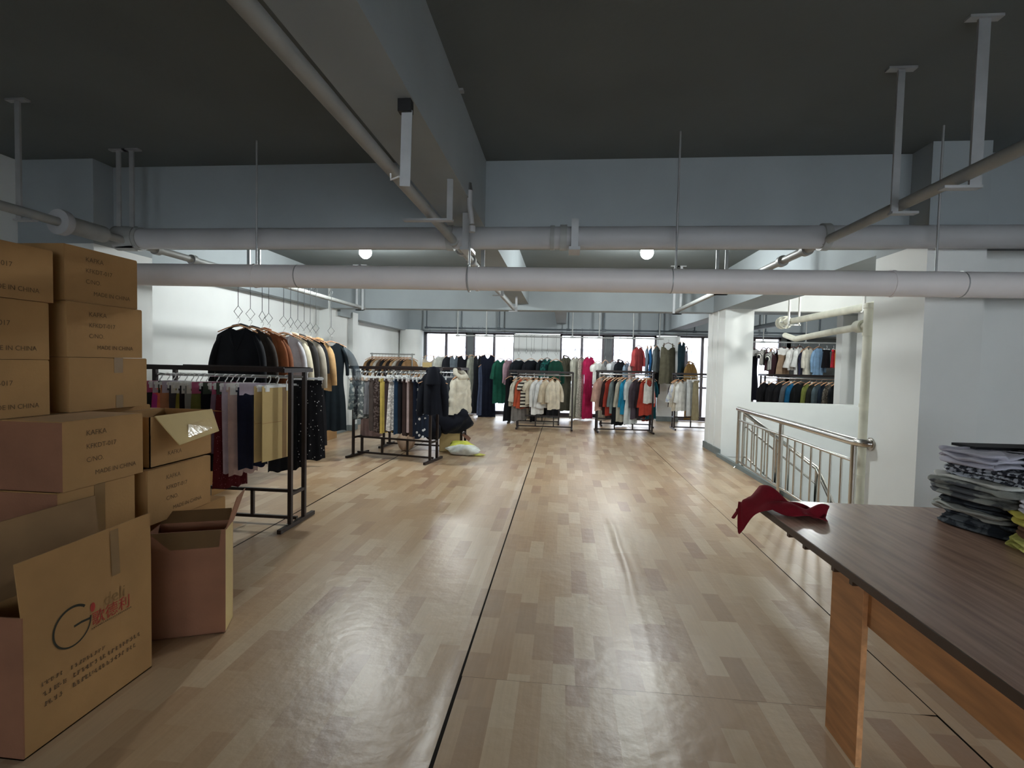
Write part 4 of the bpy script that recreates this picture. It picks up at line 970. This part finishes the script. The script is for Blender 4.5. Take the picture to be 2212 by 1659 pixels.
rb.build('logo_strapline', M_INK, gb)
# labelled carton on the floor behind the first rack
lb = carton('carton with a white shipping label behind the first rack', -3.60, 4.90, 5.46, 0, .47, .4, rz=math.radians(5))
MB().box(0, .40, .18, .0015, .50, .40).build('shipping_label', M_PAPER, lb)
bars = MB()
for i, (z_, hh) in enumerate(((.372, .012), (.352, .006), (.34, .006), (.318, .012), (.30, .004), (.28, .012), (.255, .014), (.235, .005), (.222, .005), (.20, .012))):
    for q in range(5): bars.add([(.002, .41 + q * .016, z_), (.002, .41 + q * .016 + .006 + .004 * ((i + q) % 3), z_), (.002, .41 + q * .016 + .006 + .004 * ((i + q) % 3), z_ + hh), (.002, .41 + q * .016, z_ + hh)], [(0, 1, 2, 3)])
bars.build('label_print', M_INKG, lb)
# cartons by the left column
for i, (z0, z1, lab) in enumerate(((0, .42, 'lowest'), (.422, .80, 'middle'), (.802, 1.03, 'topmost'))):
    carton('carton in front of the left column, %s of three' % lab, -4.15 - .03 * i, 8.42, 9.06, z0, z1, .36)
tag(MB().box(-4.45, 7.75, 0, -3.98, 8.3, .012).build('foam_board', M_PAPER), 'white board lying on the floor behind the first rack', 'board')
# flattened cartons hung at the right end of the first rack
for i in (0, 1):
    t = thing('cardboard_sheet', ['tan flattened carton with tape hung on the first rack', 'tan flattened carton behind the taped one on the first rack'][i], 'cardboard', (-2.385 - .06 * i, 4.06 - .02 * i, .60), math.radians(80 + 2 * i), 'flattened cartons')
    MB().box(-.17, -.003, 0, .17, .003, .62).build('panel', M_CARDP, t)
    MB().box(-.17, -.005, .315, .17, -.003, .318).build('crease', M_CARD, t)
    MB().box(.06, -.0048, 0, .11, -.003, .62).build('tape', M_TAPE, t)
    hanger('clip', (-2.385 - .06 * i, 4.06 - .02 * i, 1.30), math.radians(80 + 2 * i), 'white clip hanger holding the %s flattened carton' % ['taped', 'second'][i], 'hangers with flattened cartons')

# ================================================================ TABLE
TX, TY0, TY1, TZ = 1.02, .25, 2.835, .75
tb = thing('work_table', 'long brown laminate work table on plywood legs', 'table', (TX, TY0, 0))
MB().box(.004, .004, TZ - .028, 1.45, TY1 - TY0 - .004, TZ).build('table_top', M_TABLE, tb)
MB().box(0, 0, TZ - .03, .004, TY1 - TY0, TZ - .001).box(.004, TY1 - TY0 - .004, TZ - .03, 1.45, TY1 - TY0, TZ - .001).build('edge_band', M_EDGE, tb)
for y in (1.93, .45):
    lg = MB().box(.085, y - TY0, 0, .103, y - TY0 + .215, TZ - .03).build('leg_panel', M_PLY, tb)
    MB().box(.084, y - TY0 - .002, 0, .104, y - TY0, TZ - .03).build('raw_edge', M_PLYE, lg)
MB().box(.10, .1, .53, .118, 1.70, TZ - .075).build('apron', M_PLY, tb)
MB().box(.07, .1, TZ - .06, .10, 1.98, TZ - .03).build('top_batten', M_PLYE, tb)
for y in (1.6, 1.72, 1.95, 2.1): MB().box(.0, y, TZ - .045, .03, y + .02, TZ - .029).build('edge_chip', M_EDGE, tb)
MB().box(1.2, .2, 0, 1.218, 2.2, TZ - .03).build('back_panel', M_PLY, tb)

def super_slab(mb, c, sx, sy, sz, rz, rnd, e=.35, n=40, m_=12, wob=.011):
    vs = []; fs = []; ph = rnd.random() * 6
    pw = lambda v, k: math.copysign(abs(v) ** k, v)
    for i in range(m_ + 1):
        t = PI * i / m_ - PI / 2
        for j in range(n):
            a = 2 * PI * j / n
            x = sx * pw(math.cos(t), .45) * pw(math.cos(a), e); y = sy * pw(math.cos(t), .45) * pw(math.sin(a), e); z = sz * pw(math.sin(t), .8)
            z += wob * (.6 * math.sin(9 * x / sx + ph) * math.sin(7 * y / sy + ph * 2) + .4 * math.sin(17 * x / sx + 11 * y / sy + ph)); x += wob * math.sin(5 * a + ph); y += wob * math.cos(4 * a + ph)
            vs.append((c[0] + x * math.cos(rz) - y * math.sin(rz), c[1] + x * math.sin(rz) + y * math.cos(rz), c[2] + z))
    for i in range(m_):
        for j in range(n): fs.append((i * n + j, i * n + (j + 1) % n, (i + 1) * n + (j + 1) % n, (i + 1) * n + j))
    mb.add(vs, fs, True)
def folded(label, x, y, z, sx, sy, h, rz, col, pat=None, nl=3, seed=1, name='folded_garment'):
    rnd = random.Random(seed); mb = MB(); k = h / nl
    for i in range(nl):
        super_slab(mb, (rnd.uniform(-.012, .012), rnd.uniform(-.012, .012), k * (i + .5)), sx * rnd.uniform(.93, 1.0), sy * rnd.uniform(.93, 1.0), k * .62, rnd.uniform(-.05, .05), rnd)
    o = mb.build(name, cloth(col, *(pat or ())), None, (x, y, z), rz); return tag(o, label, 'clothing', 'folded clothes piled on the table')
z = TZ + .004
folded('dark blue jeans folded at the bottom of the table pile', 1.99, 2.46, z, .17, .20, .06, .25, (44, 50, 58), ('speckle', (96, 102, 108), .9), 3, 1)
folded('pale grey folded tee poking out at the pile bottom', 1.96, 2.49, z + .058, .18, .19, .04, .1, (176, 178, 172), None, 2, 2)
folded('black folded trousers in the lower part of the pile', 1.99, 2.45, z + .096, .18, .20, .05, .3, (34, 38, 44), ('speckle', (70, 76, 82), .6), 3, 3)
folded('grey checked flannel shirt folded in the middle of the pile', 1.965, 2.46, z + .144, .21, .21, .065, .2, (146, 148, 142), ('speckle', (88, 90, 94), .55), 3, 4)
folded('white folded tee with a thin edge above the flannel shirt', 1.99, 2.47, z + .206, .20, .20, .022, .15, (206, 206, 200), None, 1, 5)
folded('black and white tweed jacket folded near the top of the pile', 2.02, 2.44, z + .226, .20, .21, .06, .3, (48, 50, 60), ('speckle', (186, 190, 200), 2.2), 3, 6)
folded('pale lavender grey shirt bunched on top of the pile', 1.985, 2.52, z + .284, .19, .15, .062, .2, (192, 190, 202), None, 3, 7)
folded('navy folded trousers under the dark folder', 2.12, 2.44, z + .284, .14, .20, .06, .3, (32, 38, 48), None, 2, 8)
folded('olive and tan printed blouse at the right of the pile top', 2.2, 2.36, z + .344, .14, .16, .04, .4, (150, 140, 102), ('speckle', (196, 184, 150), .5), 2, 9)
tag(MB().box(-.2, -.07, 0, .2, .07, .012).build('dark_folder', cloth((22, 23, 28)), None, (2.09, 2.60, z + .35), .05), 'flat black folded cloth lying across the pile', 'clothing')
folded('lime green lace top folded at the near right of the table', 1.93, 2.09, z, .16, .17, .05, -.35, (190, 188, 106), ('speckle', (168, 166, 84), 1.6), 3, 10)
folded('brown folded knit between the lime and white tops', 1.96, 2.08, z + .048, .15, .16, .05, -.3, (106, 76, 54), None, 2, 11)
folded('lime green folded tee above the brown knit', 1.96, 2.11, z + .096, .15, .16, .05, -.2, (198, 188, 90), None, 2, 12)
folded('white folded blouse on the lime green stack', 1.97, 2.08, z + .144, .16, .17, .06, -.3, (206, 204, 214), None, 3, 13)
# dark red cloth over the table corner
def drape(u, v):
    x = .865 + .40 * u + .03 * math.sin(v * 5); y = 2.83 - .22 * u - .17 * v + .03 * math.sin(u * 7)
    b = .055 * math.exp(-((u - .35) / .22) ** 2) * math.sin(PI * (.1 + .8 * v)) + .035 * abs(math.sin(6 * u + 5 * v)) * math.sin(PI * v) + .012 * math.sin(13 * u - 9 * v) + .012
    b *= 1 if u > .12 else .6
    z_ = TZ + .004 + max(0.002, b)
    if x < TX:
        d = TX - x; z_ = TZ + .006 + max(0, b) * .5 - d * (.45 + .35 * math.sin(v * 7 + 1)); x = TX - .005 - d * .55 - max(0, b) * .25
    return (x, y, z_)
rc = MB().grid(drape, 40, 26).build('red_cloth', cloth((128, 26, 38)))
sm = rc.modifiers.new('s', 'SOLIDIFY'); sm.thickness = .004; sm.offset = 1
tag(rc, 'crumpled dark red cloth hanging over the table corner', 'cloth')

# ================================================================ RAILING
def rx(y): return 2.44 + (y - 4.45) * .045
rg = thing('stair_railing', 'stainless steel railing along the stair opening', 'railing', (rx(6), 6, 0))
O = Vector((rx(6), 6, 0)); V = lambda x, y, z_: Vector((x, y, z_)) - O
MB().tube([V(rx(7.78), 7.78, .86), V(rx(6), 6, .86), V(rx(4.62), 4.62, .86), V(rx(4.47), 4.47, .862), V(2.452, 4.40, .865), V(2.475, 4.375, .865), V(2.499, 4.37, .865)], .034, 18).build('handrail', M_STEEL, rg)
MB().disc_ring(V(2.494, 4.37, .865), (1, 0, 0), .052, .012).build('wall_flange', M_STEEL, rg)
for y in (7.72, 6.1, 4.5):
    MB().tube([V(rx(y), y, 0), V(rx(y), y, .85)], .026, 16).build('post', M_STEEL, rg)
    MB().tube([V(rx(y), y, 0), V(rx(y), y, .02)], [.055, .03], 16).build('post_base', M_STEEL, rg)
for z_, r_ in ((.70, .014), (.10, .014)):
    MB().tube([V(rx(7.72), 7.72, z_), V(rx(4.5), 4.5, z_)], r_, 10).build('rail_bar', M_STEEL, rg)
for a, b, n in ((7.72, 6.1, 8), (6.1, 4.5, 8)):
    for i in range(1, n): 
        y = a + (b - a) * i / n; MB().tube([V(rx(y), y, .10), V(rx(y), y, .70)], .011, 10).build('baluster', M_STEEL, rg)
sr = thing('stair_handrail', 'stainless handrail sloping down the stairs behind the railing', 'railing', (2.66, 7.62, 0))
O2 = Vector((2.66, 7.62, 0)); A = Vector((2.62, 7.6, .81)); Bp = Vector((3.018, 6.3, .294)); Cp = Vector((3.10, 6.02, -.12))
MB().tube([A - O2, Bp - O2, Cp - O2, Vector((3.2, 5.6, -.9)) - O2], .026, 14).build('handrail', M_STEEL, sr)
for dz, r_ in ((-.19, .012), (-.62, .012)): MB().tube([A - O2 + Vector((.02, 0, dz)), Bp - O2 + Vector((0, 0, dz))], r_, 10).build('rail_bar', M_STEEL, sr)
for i in range(7):
    q = A.lerp(Bp, i / 6) - O2; MB().tube([q + Vector((0, 0, -.02)), q + Vector((0, 0, -.92 if i in (0, 6) else -.62))], .022 if i in (0, 3, 6) else .010, 10).build('baluster', M_STEEL, sr)

# ================================================================ HEAP BEHIND THE TROUSER RACK
ct = thing('open_carton', 'small open carton on the floor beside the heap of clothes', 'box', (-1.96, 8.05, 0), .1, 'brown shipping cartons')
w, l, h, g = .33, .42, .30, .006
MB().box(0, 0, 0, w, g, h).box(0, l - g, 0, w, l, h).box(0, 0, 0, g, l, h).box(w - g, 0, 0, w, l, h).box(0, 0, 0, w, l, g).build('body', M_CARDP, ct)
MB().add([(w, .02, h), (w, l - .02, h), (w + .15, l - .02, h - .13), (w + .15, .02, h - .13)], [(0, 1, 2, 3), (3, 2, 1, 0)]).build('end_flap', M_CARDR, ct)
def heap(name, label, c, sx, sy, sz, col, seed, pat=None, rz=0, cat='clothing', amp=1.0):
    rnd = random.Random(seed); ph = [rnd.random() * 6 for _ in range(6)]
    n, m_ = 36, 18; mb = MB(); vs = []; fs = []
    for i in range(m_ + 1):
        t = PI * i / m_ - PI / 2
        for j in range(n):
            a = 2 * PI * j / n
            k = 1 + amp * (.09 * math.sin(3 * a + ph[0] + 2 * t) + .07 * math.sin(5 * a + ph[1] - 3 * t) + .05 * math.sin(13 * a + ph[2] + 4 * t) * math.cos(t))
            x = sx * k * math.cos(t) * math.cos(a); y = sy * k * math.cos(t) * math.sin(a); z_ = sz * math.sin(t) * (1 + .2 * math.sin(4 * a + ph[3]) * math.cos(t)) + sz * .10 * math.sin(7 * a + ph[4]) * math.cos(t)
            vs.append((x, y, max(-sz, z_)))
    for i in range(m_):
        for j in range(n): fs.append((i * n + j, i * n + (j + 1) % n, (i + 1) * n + (j + 1) % n, (i + 1) * n + j))
    o = mb.add(vs, fs, True).build(name, cloth(col, *(pat or ())), None, c, rz); return tag(o, label, cat, 'heap of clothes behind the trouser rack')
heap('crumpled_coat', 'black coat heaped over the small carton and rack', (-1.84, 8.05, .52), .36, .26, .22, (18, 20, 29), 1, None, 0, 'clothing', 1.4)
heap('crumpled_coat', 'black trousers hanging off the heap', (-2.02, 7.86, .42), .16, .14, .20, (20, 22, 30), 6)
heap('crumpled_shirt', 'beige shirt slumped at the left of the heap', (-2.42, 8.02, .40), .17, .15, .14, (196, 160, 136), 2)
heap('crumpled_shirt', 'pale beige trousers trailing down from the heap', (-2.50, 8.0, .16), .14, .14, .16, (186, 160, 138), 3)
heap('crumpled_scarf', 'silvery patterned scarf draped on the heap', (-2.38, 7.98, .62), .22, .10, .06, (164, 168, 166), 4, None, .5)
heap('crumpled_bag', 'white plastic bag lying on the floor by the small carton', (-1.50, 7.83, .08), .24, .12, .08, (222, 226, 220), 5, None, -.1, 'bag', 2.2)
heap('crumpled_tee', 'lime green top tucked behind the white bag', (-1.58, 7.98, .10), .19, .08, .10, (206, 208, 92), 7, None, .1, 'clothing', 2.0)
heap('crumpled_strap', 'yellow and white strap on the floor beside the white bag', (-1.27, 7.80, .02), .10, .03, .02, (214, 214, 120), 8, None, 0, 'strap')
